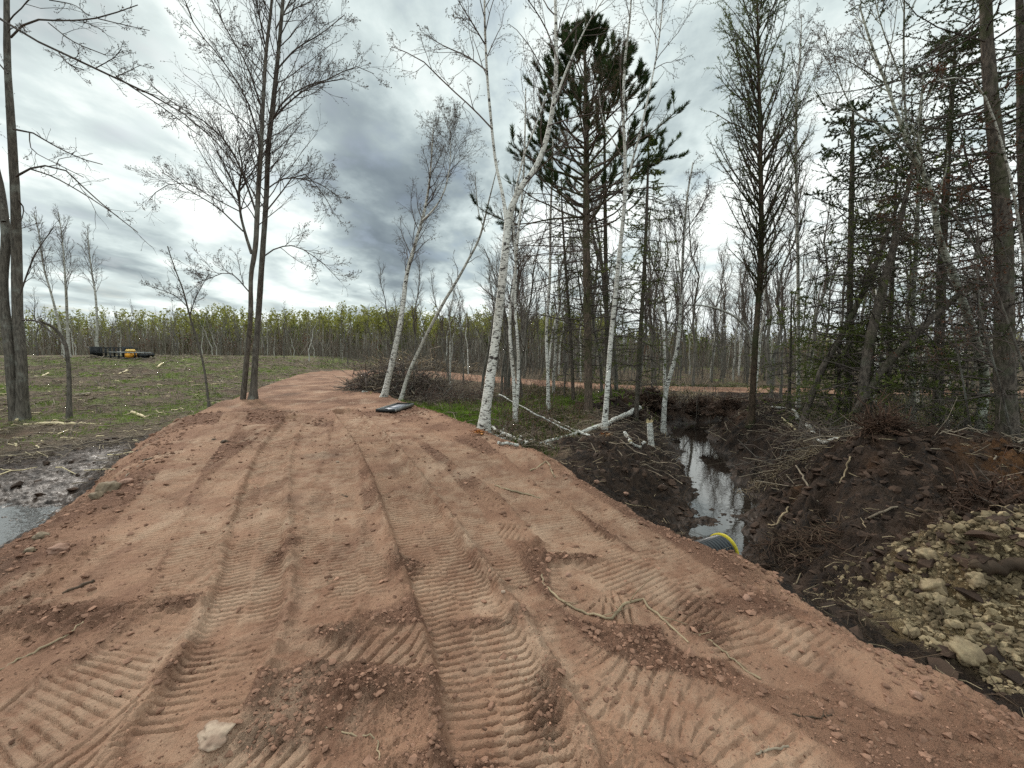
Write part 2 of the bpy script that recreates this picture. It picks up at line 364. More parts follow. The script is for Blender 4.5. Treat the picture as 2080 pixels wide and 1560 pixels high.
def kids(rg,P,Rd,n,t0,t1,ang,angs,lenf,nseg=5,wob=.12,up=.0,rr=.55,rmin=.004,tip=.35,flat=0,rmax=9):
    """grow n children on each parent polyline. lenf(t)->length. returns pts,radii"""
    B,N,_=P.shape; M=B*n
    if M==0: return np.zeros((0,nseg+1,3)),np.zeros((0,nseg+1)),np.zeros(0)
    b=np.repeat(np.arange(B),n)
    t=(np.tile(np.arange(n),B)+rg.random(M))/n; t=t0+(t1-t0)*t
    f=t*(N-1); i=np.clip(f.astype(int),0,N-2); u=(f-i)[:,None]
    base=P[b,i]*(1-u)+P[b,i+1]*u; tan=norm(P[b,i+1]-P[b,i]); rb=Rd[b,i]*(1-u[:,0])+Rd[b,i+1]*u[:,0]
    rv=rg.normal(size=(M,3))
    if flat: rv[:,2]*=(1-flat)
    p=rv-np.sum(rv*tan,-1,keepdims=True)*tan; p=norm(p)
    a=(ang+angs*rg.normal(size=M))[:,None]
    d=np.cos(a)*tan+np.sin(a)*p
    L=lenf(t)*(.75+.5*rg.random(M)); st=(L/nseg)[:,None]
    out=[base]; cur=base
    for s in range(nseg):
        d=norm(d+wob*rg.normal(size=(M,3))+np.array([0,0,up])); cur=cur+d*st; out.append(cur)
    Q=np.stack(out,1)
    r0=np.clip(np.minimum(rb*rr,rmax),rmin,None)
    r0=np.minimum(r0,np.maximum(rmin,L*.02))
    Rr=r0[:,None]*np.linspace(1,tip,nseg+1)[None]; Rr=np.maximum(Rr,rmin*.6)
    return Q,Rr,t
def leaves(g,pos,dirv,ln,wd,mi=0,a=None):
    """thin pointed leaf / needle: a folded diamond"""
    M=len(pos)
    if M==0: return
    dirv=norm(dirv); rv=np.cross(dirv,np.array([.31,.52,.79])); s=norm(rv); 
    ln=np.broadcast_to(ln,(M,))[:,None]; wd=np.broadcast_to(wd,(M,))[:,None]
    V=np.stack([pos,pos+dirv*ln*.45+s*wd,pos+dirv*ln,pos+dirv*ln*.45-s*wd],1)
    F=(np.arange(M)[:,None]*4+np.arange(4)[None])
    g.add(V.reshape(-1,3),F,mi,None if a is None else np.repeat(a,4))
def along(rg,P,n,t0=0,t1=1):
    B,N,_=P.shape; M=B*n; b=np.repeat(np.arange(B),n); t=t0+(t1-t0)*rg.random(M); f=t*(N-1)
    i=np.clip(f.astype(int),0,N-2); u=(f-i)[:,None]
    return P[b,i]*(1-u)+P[b,i+1]*u, norm(P[b,i+1]-P[b,i])
# icosphere templates
def ico(sub):
    t=(1+5**.5)/2; v=[(-1,t,0),(1,t,0),(-1,-t,0),(1,-t,0),(0,-1,t),(0,1,t),(0,-1,-t),(0,1,-t),(t,0,-1),(t,0,1),(-t,0,-1),(-t,0,1)]
    f=[(0,11,5),(0,5,1),(0,1,7),(0,7,10),(0,10,11),(1,5,9),(5,11,4),(11,10,2),(10,7,6),(7,1,8),(3,9,4),(3,4,2),(3,2,6),(3,6,8),(3,8,9),(4,9,5),(2,4,11),(6,2,10),(8,6,7),(9,8,1)]
    v=[np.array(q)/np.linalg.norm(q) for q in v]
    for _ in range(sub):
        c={};nf=[]
        def mid(a,b):
            k=(min(a,b),max(a,b))
            if k not in c: m=v[a]+v[b]; v.append(m/np.linalg.norm(m)); c[k]=len(v)-1
            return c[k]
        for a,b,d in f:
            x,y,z=mid(a,b),mid(b,d),mid(d,a); nf+=[(a,x,z),(b,y,x),(d,z,y),(x,y,z)]
        f=nf
    return np.array(v),np.array(f)
ICO0,ICO1,ICO3=ico(0),ico(1),ico(3)
def lumps(g,rg,pos,size,sub=0,flat=.65,jit=.25,a=None,mi=0):
    V,F=(ICO0,ICO1,ICO1)[sub]; M=len(pos)
    sc=size[:,None]*np.stack([.7+.7*rg.random(M),.7+.7*rg.random(M),flat*(.6+.6*rg.random(M))],-1)
    an=rg.random(M)*6.283; c,s=np.cos(an)[:,None],np.sin(an)[:,None]
    Q=V[None]*(1+jit*rg.normal(size=(M,len(V),1)))*sc[:,None,:]
    tl=rg.normal(size=(M,2))*.35
    x=Q[...,0]*c-Q[...,1]*s; y=Q[...,0]*s+Q[...,1]*c; z=Q[...,2]+x*tl[:,:1]*.5+y*tl[:,1:]*.5
    Q=np.stack([x,y,z],-1)+pos[:,None,:]
    FF=(F[None]+(np.arange(M)*len(V))[:,None,None]).reshape(-1,3)
    g.add(Q.reshape(-1,3),FF,mi,None if a is None else np.repeat(a,len(V)))
def rock(name,pos,size,mat,label,cat,seed,group=None,rot=0,amp=.28,parent=None):
    V,F=ICO3; rg=np.random.default_rng(seed); o=rg.random(3)*50
    V=V.copy()
    for k in range(7):     # flat facets
        n=norm(rg.normal(size=3)); dd=V@n; c=.62+.25*rg.random(); V=V-np.clip(dd-c,0,None)[:,None]*n[None]*.9
    n=fbm(V[:,0]*1.6+o[0]+V[:,2],V[:,1]*1.6+o[1]+V[:,2]*.7,4,seed)
    V=V*(1+amp*n)[:,None]*np.array(size)[None]
    c,s=math.cos(rot),math.sin(rot); V=np.stack([V[:,0]*c-V[:,1]*s,V[:,0]*s+V[:,1]*c,V[:,2]],-1)
    g=Geo(); g.add(V,F); ob=g.build(name,mat,None); ob.location=tuple(float(q) for q in pos)
    return tag(ob,label,cat,group)
# ------------------------------------------------------------------ materials
def newmat(name):
    m=bpy.data.materials.new(name); m.use_nodes=True; t=NT(m.node_tree); b=t.n['Principled BSDF']; return m,t,b
def plain(name,c,rough=.8,var=.25,scale=6,metal=0,spec=.3,bump=.2,bscale=30,attr=False,c2=None):
    m,t,b=newmat(name); tc=t.new('ShaderNodeTexCoord').outputs['Object']
    n=t.noise(tc,scale,5,.6); c2=c2 or tuple(q*(1-var*1.4) for q in c); c1=tuple(min(1,q*(1+var)) for q in c)
    cc=t.mix(t.ramp(n,.3,.7),c1,c2)
    if attr:
        at=t.new('ShaderNodeAttribute',attribute_name='var'); k=t.math('ADD',t.math('MULTIPLY',at.outputs['Fac'],1.0),.5)
        sc=t.vmath('SCALE',cc); t.l.new(k,sc.node.inputs['Scale']); cc=sc
    t.l.new(cc,b.inputs['Base Color']); b.inputs['Roughness'].default_value=rough; b.inputs['Metallic'].default_value=metal
    b.inputs['Specular IOR Level'].default_value=spec
    if bump:
        bp=t.new('ShaderNodeBump'); bp.inputs['Strength'].default_value=bump; bp.inputs['Distance'].default_value=.01
        t.l.new(t.noise(tc,bscale,4,.6),bp.inputs['Height']); t.l.new(bp.outputs[0],b.inputs['Normal'])
    return m
def bark(name,c1,c2,sx=9,sz=1.6,moss=None,bump=.7,lich=.3):
    m,t,b=newmat(name); tc=t.new('ShaderNodeTexCoord').outputs['Object']
    n=t.noise(t.mapping(tc,(sx,sx,sz)),3,5,.65); n2=t.noise(tc,2.2,4,.6)
    cc=t.mix(t.ramp(n,.35,.65),c1,c2); cc=t.mix(t.math('MULTIPLY',t.ramp(n2,.52,.7),lich),cc,(.30,.31,.27))
    if moss: cc=t.mix(t.math('MULTIPLY',t.ramp(t.noise(tc,1.1,4,.7),.45,.62),.75),cc,moss)
    t.l.new(cc,b.inputs['Base Color']); b.inputs['Roughness'].default_value=.9; b.inputs['Specular IOR Level'].default_value=.15
    bp=t.new('ShaderNodeBump'); bp.inputs['Strength'].default_value=bump; bp.inputs['Distance'].default_value=.02
    t.l.new(n,bp.inputs['Height']); t.l.new(bp.outputs[0],b.inputs['Normal']); return m
def birch(name,white=(.70,.68,.63),dark=(.045,.035,.03),amt=.05):
    m,t,b=newmat(name); tc=t.new('ShaderNodeTexCoord').outputs['Object']
    lent=t.noise(t.mapping(tc,(7,7,34)),1.5,3,.6)        # short horizontal lenticels
    scar=t.noise(t.mapping(tc,(5.5,5.5,9)),1.3,3,.7,.6) # black scars under old branches
    big=t.noise(tc,1.3,4,.6)
    tint=t.mix(t.ramp(big,.35,.7),white,tuple(q*f for q,f in zip(white,(.72,.70,.66))))
    cc=t.mix(t.math('MULTIPLY',t.ramp(lent,.585-amt,.65-amt),.8),tint,dark)
    cc=t.mix(t.ramp(scar,.61-amt,.67-amt),cc,dark)
    t.l.new(cc,b.inputs['Base Color']); b.inputs['Roughness'].default_value=.65; b.inputs['Specular IOR Level'].default_value=.25
    bp=t.new('ShaderNodeBump'); bp.inputs['Strength'].default_value=.4; bp.inputs['Distance'].default_value=.01; bp.invert=True
    t.l.new(t.math('ADD',lent,scar),bp.inputs['Height']); t.l.new(bp.outputs[0],b.inputs['Normal']); return m
def leafmat(name,c,var=.35,trans=.25):
    m,t,b=newmat(name); tc=t.new('ShaderNodeTexCoord').outputs['Object']
    n=t.noise(tc,1.7,4,.7)
    cc=t.mix(t.ramp(n,.35,.65),tuple(min(1,q*(1+var)) for q in c),tuple(q*(1-var) for q in c))
    t.l.new(cc,b.inputs['Base Color']); b.inputs['Roughness'].default_value=.75; b.inputs['Specular IOR Level'].default_value=.1
    if trans:
        tr=t.new('ShaderNodeBsdfTranslucent'); t.l.new(cc,tr.inputs[0]); mx=t.new('ShaderNodeMixShader'); mx.inputs[0].default_value=trans
        t.l.new(b.outputs[0],mx.inputs[1]); t.l.new(tr.outputs[0],mx.inputs[2]); t.l.new(mx.outputs[0],t.n['Material Output'].inputs['Surface'])
    return m
M={}
M['birch']=birch('birch bark'); M['birch_grey']=birch('greyed birch bark',(.50,.48,.43),(.07,.06,.05),.05)
M['birch_dirty']=birch('mossy birch bark',(.42,.42,.35),(.05,.05,.035),.075)
M['maple']=bark('grey maple bark',(.150,.130,.108),(.065,.056,.047),10,1.5,None,.6,.45)
M['pine']=bark('red pine bark',(.17,.125,.095),(.065,.050,.040),8,2.5,(.045,.055,.018),.9,.1)
M['spruce']=bark('spruce bark',(.150,.122,.100),(.055,.045,.038),9,3,(.05,.055,.022),1,.25)
M['larch']=bark('dark larch bark',(.105,.072,.050),(.040,.028,.021),9,2.5,(.035,.042,.016),.8,.1)
M['aspen']=bark('thin grey bark',(.17,.155,.13),(.075,.066,.056),6,1.5,None,.3,.3)
M['twig']=plain('twig',(.085,.068,.058),.85,.2,3,bump=0)
M['twig_red']=plain('reddish birch twig',(.105,.075,.062),.8,.25,3,bump=0)
M['twig_grey']=plain('grey twig',(.145,.125,.105),.85,.3,2,bump=0)
M['bud']=leafmat('bud',(.085,.050,.030),.3,.15)
M['catkin']=leafmat('catkin',(.10,.075,.045),.3,.2)
M['needle']=leafmat('pine needle',(.045,.070,.026),.4,.3)
M['needle_sp']=leafmat('spruce needle',(.150,.180,.050),.4,.45)
M['needle_spd']=leafmat('dark spruce needle',(.062,.080,.034),.4,.35)
M['larch_leaf']=leafmat('larch needle tuft',(.12,.155,.05),.4,.45)
M['newleaf']=leafmat('spring leaf',(.27,.27,.07),.35,.35)
M['brownleaf']=leafmat('dry reddish bud leaf',(.16,.075,.045),.3,.2)
M['grass']=leafmat('grass',(.15,.22,.036),.45,.3); M['dry']=leafmat('dry grass',(.22,.19,.10),.4,.25)
M['moss']=leafmat('low green growth',(.055,.080,.016),.5,.2)
M['wood']=plain('split pale wood',(.62,.50,.30),.7,.2,8,bump=.5)
M['deadwood']=plain('dead grey wood',(.23,.18,.13),.85,.35,4,bump=.4)
M['root']=plain('muddy root',(.085,.054,.034),.85,.4,4,bump=.4)
M['rootred']=plain('red brown root',(.075,.040,.025),.85,.4,4,bump=.4)
M['palestick']=plain('pale stick',(.30,.225,.14),.8,.3,5,bump=.3)
M['clod']=plain('clay crumb',(.25,.14,.096),.92,.22,9,attr=True,bump=.5,bscale=60,spec=.1)
M['peatclod']=plain('peat lump',(.052,.030,.020),.8,.35,7,attr=True,bump=.7,bscale=30,spec=.25)
M['tanclod']=plain('tan subsoil lump',(.235,.178,.108),.95,.3,5,attr=True,bump=.8,bscale=30,spec=.1,c2=(.10,.074,.046))
M['stone']=plain('pale stone',(.36,.27,.20),.85,.3,12,bump=.6,c2=(.22,.14,.10))
M['stonered']=plain('reddish stone',(.30,.17,.12),.85,.3,10,bump=.6)
M['stonebr']=plain('muddy stone',(.20,.145,.095),.8,.3,10,bump=.6)
M['black']=plain('black painted steel',(.012,.012,.013),.5,.3,4,0,.4,.1)
M['greysteel']=plain('worn grey steel',(.25,.25,.24),.5,.25,5,.5,.4,.1)
M['orange']=plain('orange enamel',(.75,.32,.02),.45,.1,3,0,.4,0); M['yellow']=plain('yellow plastic',(.62,.50,.05),.45,.15,8,0,.4,.1)
M['pipe']=plain('black ribbed plastic',(.022,.026,.030),.34,.3,6,0,.5,.1)
M['tray']=plain('grey plastic sheet',(.26,.26,.29),.5,.15,4,0,.5,.1)
M['dark']=plain('dark inside',(.006,.006,.006),.9,.1,4,0,.1,0)
# ground
def groundmat():
    m,t,b=newmat('ground'); pos=t.new('ShaderNodeNewGeometry').outputs['Position']
    at=t.new('ShaderNodeAttribute',attribute_name='zone'); sp=t.new('ShaderNodeSeparateColor'); t.l.new(at.outputs['Color'],sp.inputs[0])
    clay,peat,grass=sp.outputs[0],sp.outputs[1],sp.outputs[2]; tan=at.outputs['Alpha']
    at2=t.new('ShaderNodeAttribute',attribute_name='wear'); sp2=t.new('ShaderNodeSeparateColor'); t.l.new(at2.outputs['Color'],sp2.inputs[0])
    smooth,rough,rust=sp2.outputs[0],sp2.outputs[1],sp2.outputs[2]
    nA=t.noise(pos,1.1,5,.6); nB=t.noise(pos,6,5,.65); nC=t.noise(pos,38,4,.7); nD=t.noise(pos,140,3,.7)
    # clay
    cb=t.mix(t.ramp(nA,.32,.68),(.330,.190,.124),(.210,.110,.071))
    cb=t.mix(t.math('MULTIPLY',t.ramp(nB,.52,.72),.55),cb,(.180,.092,.062))
    cb=t.mix(t.math('MULTIPLY',t.ramp(rough,.30,.9),.62),cb,(.205,.108,.074))
    cb=t.mix(t.math('MULTIPLY',t.math('MULTIPLY',smooth,t.ramp(nB,.35,.6)),.55),cb,(.450,.310,.215))
    cb=t.mix(t.math('MULTIPLY',t.ramp(t.noise(t.mapping(pos,(1,.45,1),(0,0,R(12))),2.6,5,.62),.50,.66),.5),cb,(.150,.075,.050))
    cb=t.mix(t.math('MULTIPLY',t.ramp(t.noise(t.mapping(pos,(1,.4,1),(0,0,R(14)),(5,3,0)),1.9,5,.6),.53,.66),.50),cb,(.46,.32,.225))
    cb=t.mix(t.math('MULTIPLY',t.ramp(nC,.60,.74),.55),cb,(.40,.28,.20))
    cb=t.mix(t.math('MULTIPLY',t.ramp(nC,.42,.30),.45),cb,(.095,.05,.036))
    cb=t.mix(t.math('MULTIPLY',t.ramp(t.noise(pos,.55,3,.5),.60,.70),.35),cb,(.165,.120,.090))
    # forest litter / field soil
    lit=t.mix(t.ramp(nB,.35,.65),(.170,.125,.082),(.070,.049,.034)); lit=t.mix(t.math('MULTIPLY',t.ramp(nC,.55,.75),.6),lit,(.26,.21,.14))
    lit=t.mix(t.math('MULTIPLY',t.ramp(nA,.5,.65),.4),lit,(.12,.06,.042))
    gr=t.mix(t.ramp(nB,.3,.7),(.135,.165,.036),(.090,.085,.036)); gr=t.mix(t.math('MULTIPLY',t.ramp(nC,.52,.75),.5),gr,(.22,.20,.10))
    pe=t.mix(t.ramp(nB,.35,.68),(.048,.028,.018),(.014,.009,.007)); pe=t.mix(t.math('MULTIPLY',t.ramp(nC,.58,.74),.45),pe,(.110,.066,.042))
    pe=t.mix(t.math('MULTIPLY',rust,t.ramp(nB,.35,.6)),pe,(.170,.072,.024))
    ta=t.mix(t.ramp(nB,.35,.6),(.34,.255,.145),(.125,.09,.055)); ta=t.mix(t.math('MULTIPLY',t.ramp(nA,.5,.6),.5),ta,(.16,.10,.045))
    brk=t.math('MULTIPLY',t.math('SUBTRACT',nB,.5),.9)
    f=lambda a,lo=.35,hi=.65: t.ramp(t.math('ADD',a,brk),lo,hi)
    c=t.mix(f(grass),lit,gr); c=t.mix(f(peat),c,pe); c=t.mix(f(tan),c,ta); fc=f(clay,.42,.58); c=t.mix(fc,c,cb)
    t.l.new(c,b.inputs['Base Color'])
    sz=t.new('ShaderNodeSeparateXYZ'); t.l.new(pos,sz.inputs[0])
    dry=t.math('MAXIMUM',fc,t.math('MAXIMUM',f(tan),t.math('SUBTRACT',1.0,peat)))
    wetz=t.math('MAXIMUM',t.ramp(t.math('ADD',sz.outputs[2],t.math('MULTIPLY',nB,.12)),-.99,-.72),0.0)
    wl=t.math('MULTIPLY',t.ramp(sz.outputs[0],-2.5,-3.5),t.ramp(t.math('ADD',sz.outputs[2],t.math('MULTIPLY',nB,.10)),-.36,-.46))
    wetf=t.math('MAXIMUM',t.math('SUBTRACT',1.0,wetz),wl)
    rr=t.math('SUBTRACT',t.ramp(nC,.3,.7,.72,.95),t.math('MULTIPLY',wetf,t.ramp(nB,.3,.7,.40,.20)))
    rr=t.math('MAXIMUM',rr,t.math('MULTIPLY',dry,.88))
    t.l.new(rr,b.inputs['Roughness']); t.l.new(t.math('ADD',t.math('MULTIPLY',t.math('SUBTRACT',1.0,dry),.16),.12),b.inputs['Specular IOR Level'])
    bp=t.new('ShaderNodeBump'); bp.inputs['Strength'].default_value=1.0; bp.inputs['Distance'].default_value=.035
    gr_=t.math('MAXIMUM',t.ramp(rough,.15,.8,.30,1.1),t.math('SUBTRACT',1.0,clay)); h=t.math('ADD',t.math('MULTIPLY',t.math('ADD',nC,t.math('MULTIPLY',nD,.35)),gr_),t.math('MULTIPLY',nB,1.2))
    t.l.new(h,bp.inputs['Height']); t.l.new(bp.outputs[0],b.inputs['Normal'])
    t.l.new(t.math('SUBTRACT',1.0,t.math('MULTIPLY',t.math('MULTIPLY',wetf,t.math('SUBTRACT',1.0,dry)),.75)),bp.inputs['Strength'])
    return m
M['ground']=groundmat()
def watermat(name,c,rough=.03,bs=6,bstr=.06):
    m,t,b=newmat(name); pos=t.new('ShaderNodeNewGeometry').outputs['Position']
    b.inputs['Base Color'].default_value=(*c,1); b.inputs['Roughness'].default_value=rough; b.inputs['Specular IOR Level'].default_value=1.0; b.inputs['IOR'].default_value=1.7
    bp=t.new('ShaderNodeBump'); bp.inputs['Strength'].default_value=bstr; bp.inputs['Distance'].default_value=.02
    t.l.new(t.noise(pos,bs,3,.5),bp.inputs['Height']); t.l.new(bp.outputs[0],b.inputs['Normal']); return m
M['water']=watermat('ditch water',(.020,.015,.012)); M['puddle']=watermat('bog puddle',(.012,.012,.012),.16,14,.35)
# ------------------------------------------------------------------ GROUND (one sheet to the horizon)
def build_ground():
    rs=[.25]; 
    while rs[-1]<32: rs.append(rs[-1]+max(.0065,(.0027 if rs[-1]<9 else .0042)*rs[-1]))
    while rs[-1]<1500: rs.append(rs[-1]*1.03)
    rs=np.array(rs)
    a=np.concatenate([np.arange(-58,58,.115),np.arange(58,302,2.0)]); a=np.radians(a)
    A,Rr=np.meshgrid(a,rs); x=(np.sin(A)*Rr).ravel(); y=(np.cos(A)*Rr).ravel()
    T=terrain(x,y); z=T['z']; far=sst(150,500,np.hypot(x,y)); z=z*(1-far)-1.0*far
    nr,na=len(rs),len(a)
    V=np.stack([x,y,z],-1); V=np.vstack([V,[[0,0,T['z'][:na].mean()]]])
    i=np.arange(nr-1)[:,None]*na; j=np.arange(na)[None]; k=(j+1)%na
    F=np.stack([i+j,i+na+j,i+na+k,i+k],-1).reshape(-1,4)
    F3=np.stack([np.full(na,nr*na),np.arange(na),(np.arange(na)+1)%na],-1)
    g=Geo(); g.add(V,F); g.f.append(F3); g.mi.append(np.zeros(na,np.int32))
    o=g.build('ground',M['ground']); tag(o,kind='structure')
    # what the soil is, zone by zone
    n=fbm(x*.5,y*.5,4,201); n2=fbm(x*1.6,y*1.6,3,205)
    tan=np.clip(G(x,y,3.55,3.0,.85,.75,1.2)+G(x,y,4.9,3.05,1.1,.8,1.1)+.25*n2,0,1)*sst(1.9,2.4,x)
    grass=sst(-3,-9,x)*sst(8,11,y)*(.36+1.1*n+.7*n2)+G(x,y,-2.1,12.8,1.7,1.5,1.1)+G(x,y,.8,16,2.2,1.2,.8)+.35*sst(38,50,y)
    grass=grass+G(x,y,-8.6,14.5,3.0,1.6,.45)+G(x,y,-24,27,9,2.5,.5)+sst(1,4,x)*sst(7,9,y)*(.25+.8*n)
    rust=np.clip(G(x,y,6.6,5.6,.9,.4,.8)+G(x,y,7.0,5.1,.8,.6,.7)+G(x,y,5.0,4.35,.9,.35,.5)+.5*n2*(T['mz']>.15),0,.85)
    zone=np.stack([T['clay'],T['peat']*(1-tan*.8),np.clip(grass,0,1)*(1-T['peat']),tan],-1)
    wear=np.stack([T['smooth'],T['rough'],rust,np.ones_like(x)],-1)
    me=o.data
    for nm,dat in (('zone',zone),('wear',wear)):
        at=me.attributes.new(nm,'FLOAT_COLOR','POINT'); full=np.vstack([dat,dat[:1]]).astype(np.float32); at.data.foreach_set('color',full.ravel())
    return o
ground=build_ground()
def sheet(name,x0,x1,y0,y1,z,mat):
    me=bpy.data.meshes.new(name); me.from_pydata([(x0,y0,z),(x1,y0,z),(x1,y1,z),(x0,y1,z)],[],[(0,1,2,3)]); me.materials.append(mat)
    o=bpy.data.objects.new(name,me); col.objects.link(o); return tag(o,kind='structure')
sheet('ditch_water',.8,12,3.5,18.5,WATER_Z,M['water'])
sheet('puddle_water',-12,-3.4,2.6,9.9,PUD_Z-.035,M['puddle'])
rg=np.random.default_rng(7)
def onground(x,y,full=True): return np.stack([x,y,terrain(x,y,full)['z']],-1)
# ------------------------------------------------------------------ loose earth, litter, grass: stuff nobody could count
def polar(rg,n,r0,r1,a0,a1,p=1.0):
    r=r0+(r1-r0)*rg.random(n)**p; a=np.radians(a0+(a1-a0)*rg.random(n)); return r*np.sin(a),r*np.cos(a)
def clods():
    x,y=polar(rg,70000,1.0,13,-62,60,1.25); T=terrain(x,y)
    pr=T['clay']*(.10+.9*T['rough']**2)*(1-.75*T['smooth']); pr=np.where((T['sd']>-.1)&(T['clay']>.5),.8,pr)
    k=rg.random(len(x))<pr; P=np.stack([x,y,T['z']],-1)[k]; r=np.hypot(P[:,0],P[:,1])
    s=(.0035+.014*rg.random(len(P))**3.0)*(.8+.12*r); big=rg.random(len(P))<.012; s=np.where(big,s*1.7,s)
    P[:,2]+=s*.25; g=Geo(); lumps(g,rg,P,s,0,.6,.2,rg.normal(.5,.17,len(P)))
    x,y=polar(rg,60000,1.0,5.5,-62,60,1.1); T=terrain(x,y); k=rg.random(len(x))<T['clay']*(.15+.6*T['rough'])
    P=np.stack([x,y,T['z']],-1)[k]; s=.0018+.0045*rg.random(len(P))**2; lumps(g,rg,P,s,0,.7,.2,rg.normal(.6,.3,len(P)))
    tag(g.build('clay_crumbs',M['clod'],attr=True,smooth=False),'loose reddish clay crumbs scattered over the dirt road','loose soil',kind='stuff')
clods()
def spoil():
    x,y=polar(rg,60000,2.4,17,-75,60,1.0); T=terrain(x,y)
    pr=T['peat']*(T['clay']<.3)*(.12+.9*sst(0,.25,T['mz']))*(T['z']>WATER_Z+.02)
    k=rg.random(len(x))<pr; P=np.stack([x,y,T['z']],-1)[k]; s=.008+.075*rg.random(len(P))**4
    g=Geo(); lumps(g,rg,P,s,0,.6,.28,rg.normal(.5,.22,len(P)))
    # fibres and torn roots
    x,y=polar(rg,26000,2.6,17,-2,60,1.0); T=terrain(x,y); k=rg.random(len(x))<T['peat']*(T['clay']<.2)*(T['z']>WATER_Z+.03)*.45
    B=np.stack([x,y,T['z']],-1)[k]; n=len(B); an=rg.random(n)*6.28; L=.05+.25*rg.random(n)**2
    d=np.stack([np.cos(an),np.sin(an),.25*rg.normal(size=n)+.12],-1)*L[:,None]
    Q=B[:,None]+d[:,None]*np.linspace(0,1,4)[None,:,None]; Q[:,1:3]+=.12*L[:,None,None]*rg.normal(size=(n,2,3))
    gg=Geo(); tubes(gg,Q,np.broadcast_to((.0015+.004*rg.random(n)**2)[:,None]*np.array([1,.9,.7,.4]),(n,4)),3,0)
    tag(gg.build('root_fibres',M['root']),'fine torn roots sticking out of the dark peat','roots',kind='stuff')
    tag(g.build('peat_lumps',M['peatclod'],attr=True,smooth=False),'broken lumps of dark peat along the ditch','peat',kind='stuff')
    n=42000; x=rg.normal(4.15,.75,n); y=rg.normal(3.05,.5,n); T=terrain(x,y); k=(T['clay']<.25)&(x>2.85+.25*fbm(x*3,y*3,2,312))&(y<4.3)&(rg.random(n)<np.clip(.65+.8*fbm(x*2.2,y*2.2,3,311),0,.9))
    P=np.stack([x,y,T['z']],-1)[k]; s=.005+.030*rg.random(len(P))**4
    P[:,2]+=s*.2; g=Geo(); lumps(g,rg,P,s,0,.9,.22,rg.normal(.5,.34,len(P)).clip(-.2,1.6))
    tag(g.build('subsoil_lumps',M['tanclod'],attr=True,smooth=False),'crumbly tan and grey subsoil heaped by the road edge','subsoil',kind='stuff')
spoil()
def litter():
    g=Geo()
    # field left
    x,y=polar(rg,17000,5,42,-60,-8,1.1); T=terrain(x,y,False); k=(T['clay']<.2)&(rg.random(len(x))<(.65+.6*fbm(x*.6,y*.6,3,301))*np.where(np.hypot(x,y)<9,.45,1))&(T['z']>-.5)
    def sticks(x,y,L,r,mi,lift=.03,till=.10):
        z=terrain(x,y)['z']; n=len(x); an=rg.normal(0,.55,n)+np.where(rg.random(n)<.25,1.5,0); 
        d=np.stack([np.cos(an),np.sin(an),till*rg.normal(size=n)],-1)*L[:,None]
        B=np.stack([x,y,z+lift],-1); Q=B[:,None]+d[:,None]*np.linspace(-.5,.5,4)[None,:,None]; Q[:,1:3]+=.06*L[:,None,None]*rg.normal(size=(n,2,3))
        tubes(g,Q,r[:,None]*np.array([1,.95,.8,.5]),4,mi)
    x,y=x[k],y[k]; n=len(x); rr=np.hypot(x,y); L=.15+1.0*rg.random(n)**2*(.5+rr/25); sticks(x,y,L,(.0018+.009*rg.random(n)**3)*(.4+rr/16),0)
    x,y=polar(rg,520,9,40,-58,-10,1.0); T=terrain(x,y,False); k=T['clay']<.1; x,y=x[k],y[k]; n=len(x); sticks(x,y,.15+.55*rg.random(n)**2,.005+.014*rg.random(n),1)
    x,y=polar(rg,5000,8,40,-14,58,.9); T=terrain(x,y,False); k=(T['clay']<.2)&(T['z']>-1); x,y=x[k],y[k]; n=len(x); L=.2+1.1*rg.random(n)**2; sticks(x,y,L,.004+.008*rg.random(n),0,.08,.25)
    x,y=polar(rg,900,3,16,-2,58,.9); T=terrain(x,y,False); k=(T['clay']<.2)&(T['z']>-1); x,y=x[k],y[k]; n=len(x); sticks(x,y,.06+.30*rg.random(n)**2,.002+.005*rg.random(n),2,.03,.3)
    tag(g.build('woody_litter',[M['deadwood'],M['wood'],M['palestick']]),'broken sticks, bark and wood chips strewn over the cleared ground','wood litter',kind='stuff')
litter()
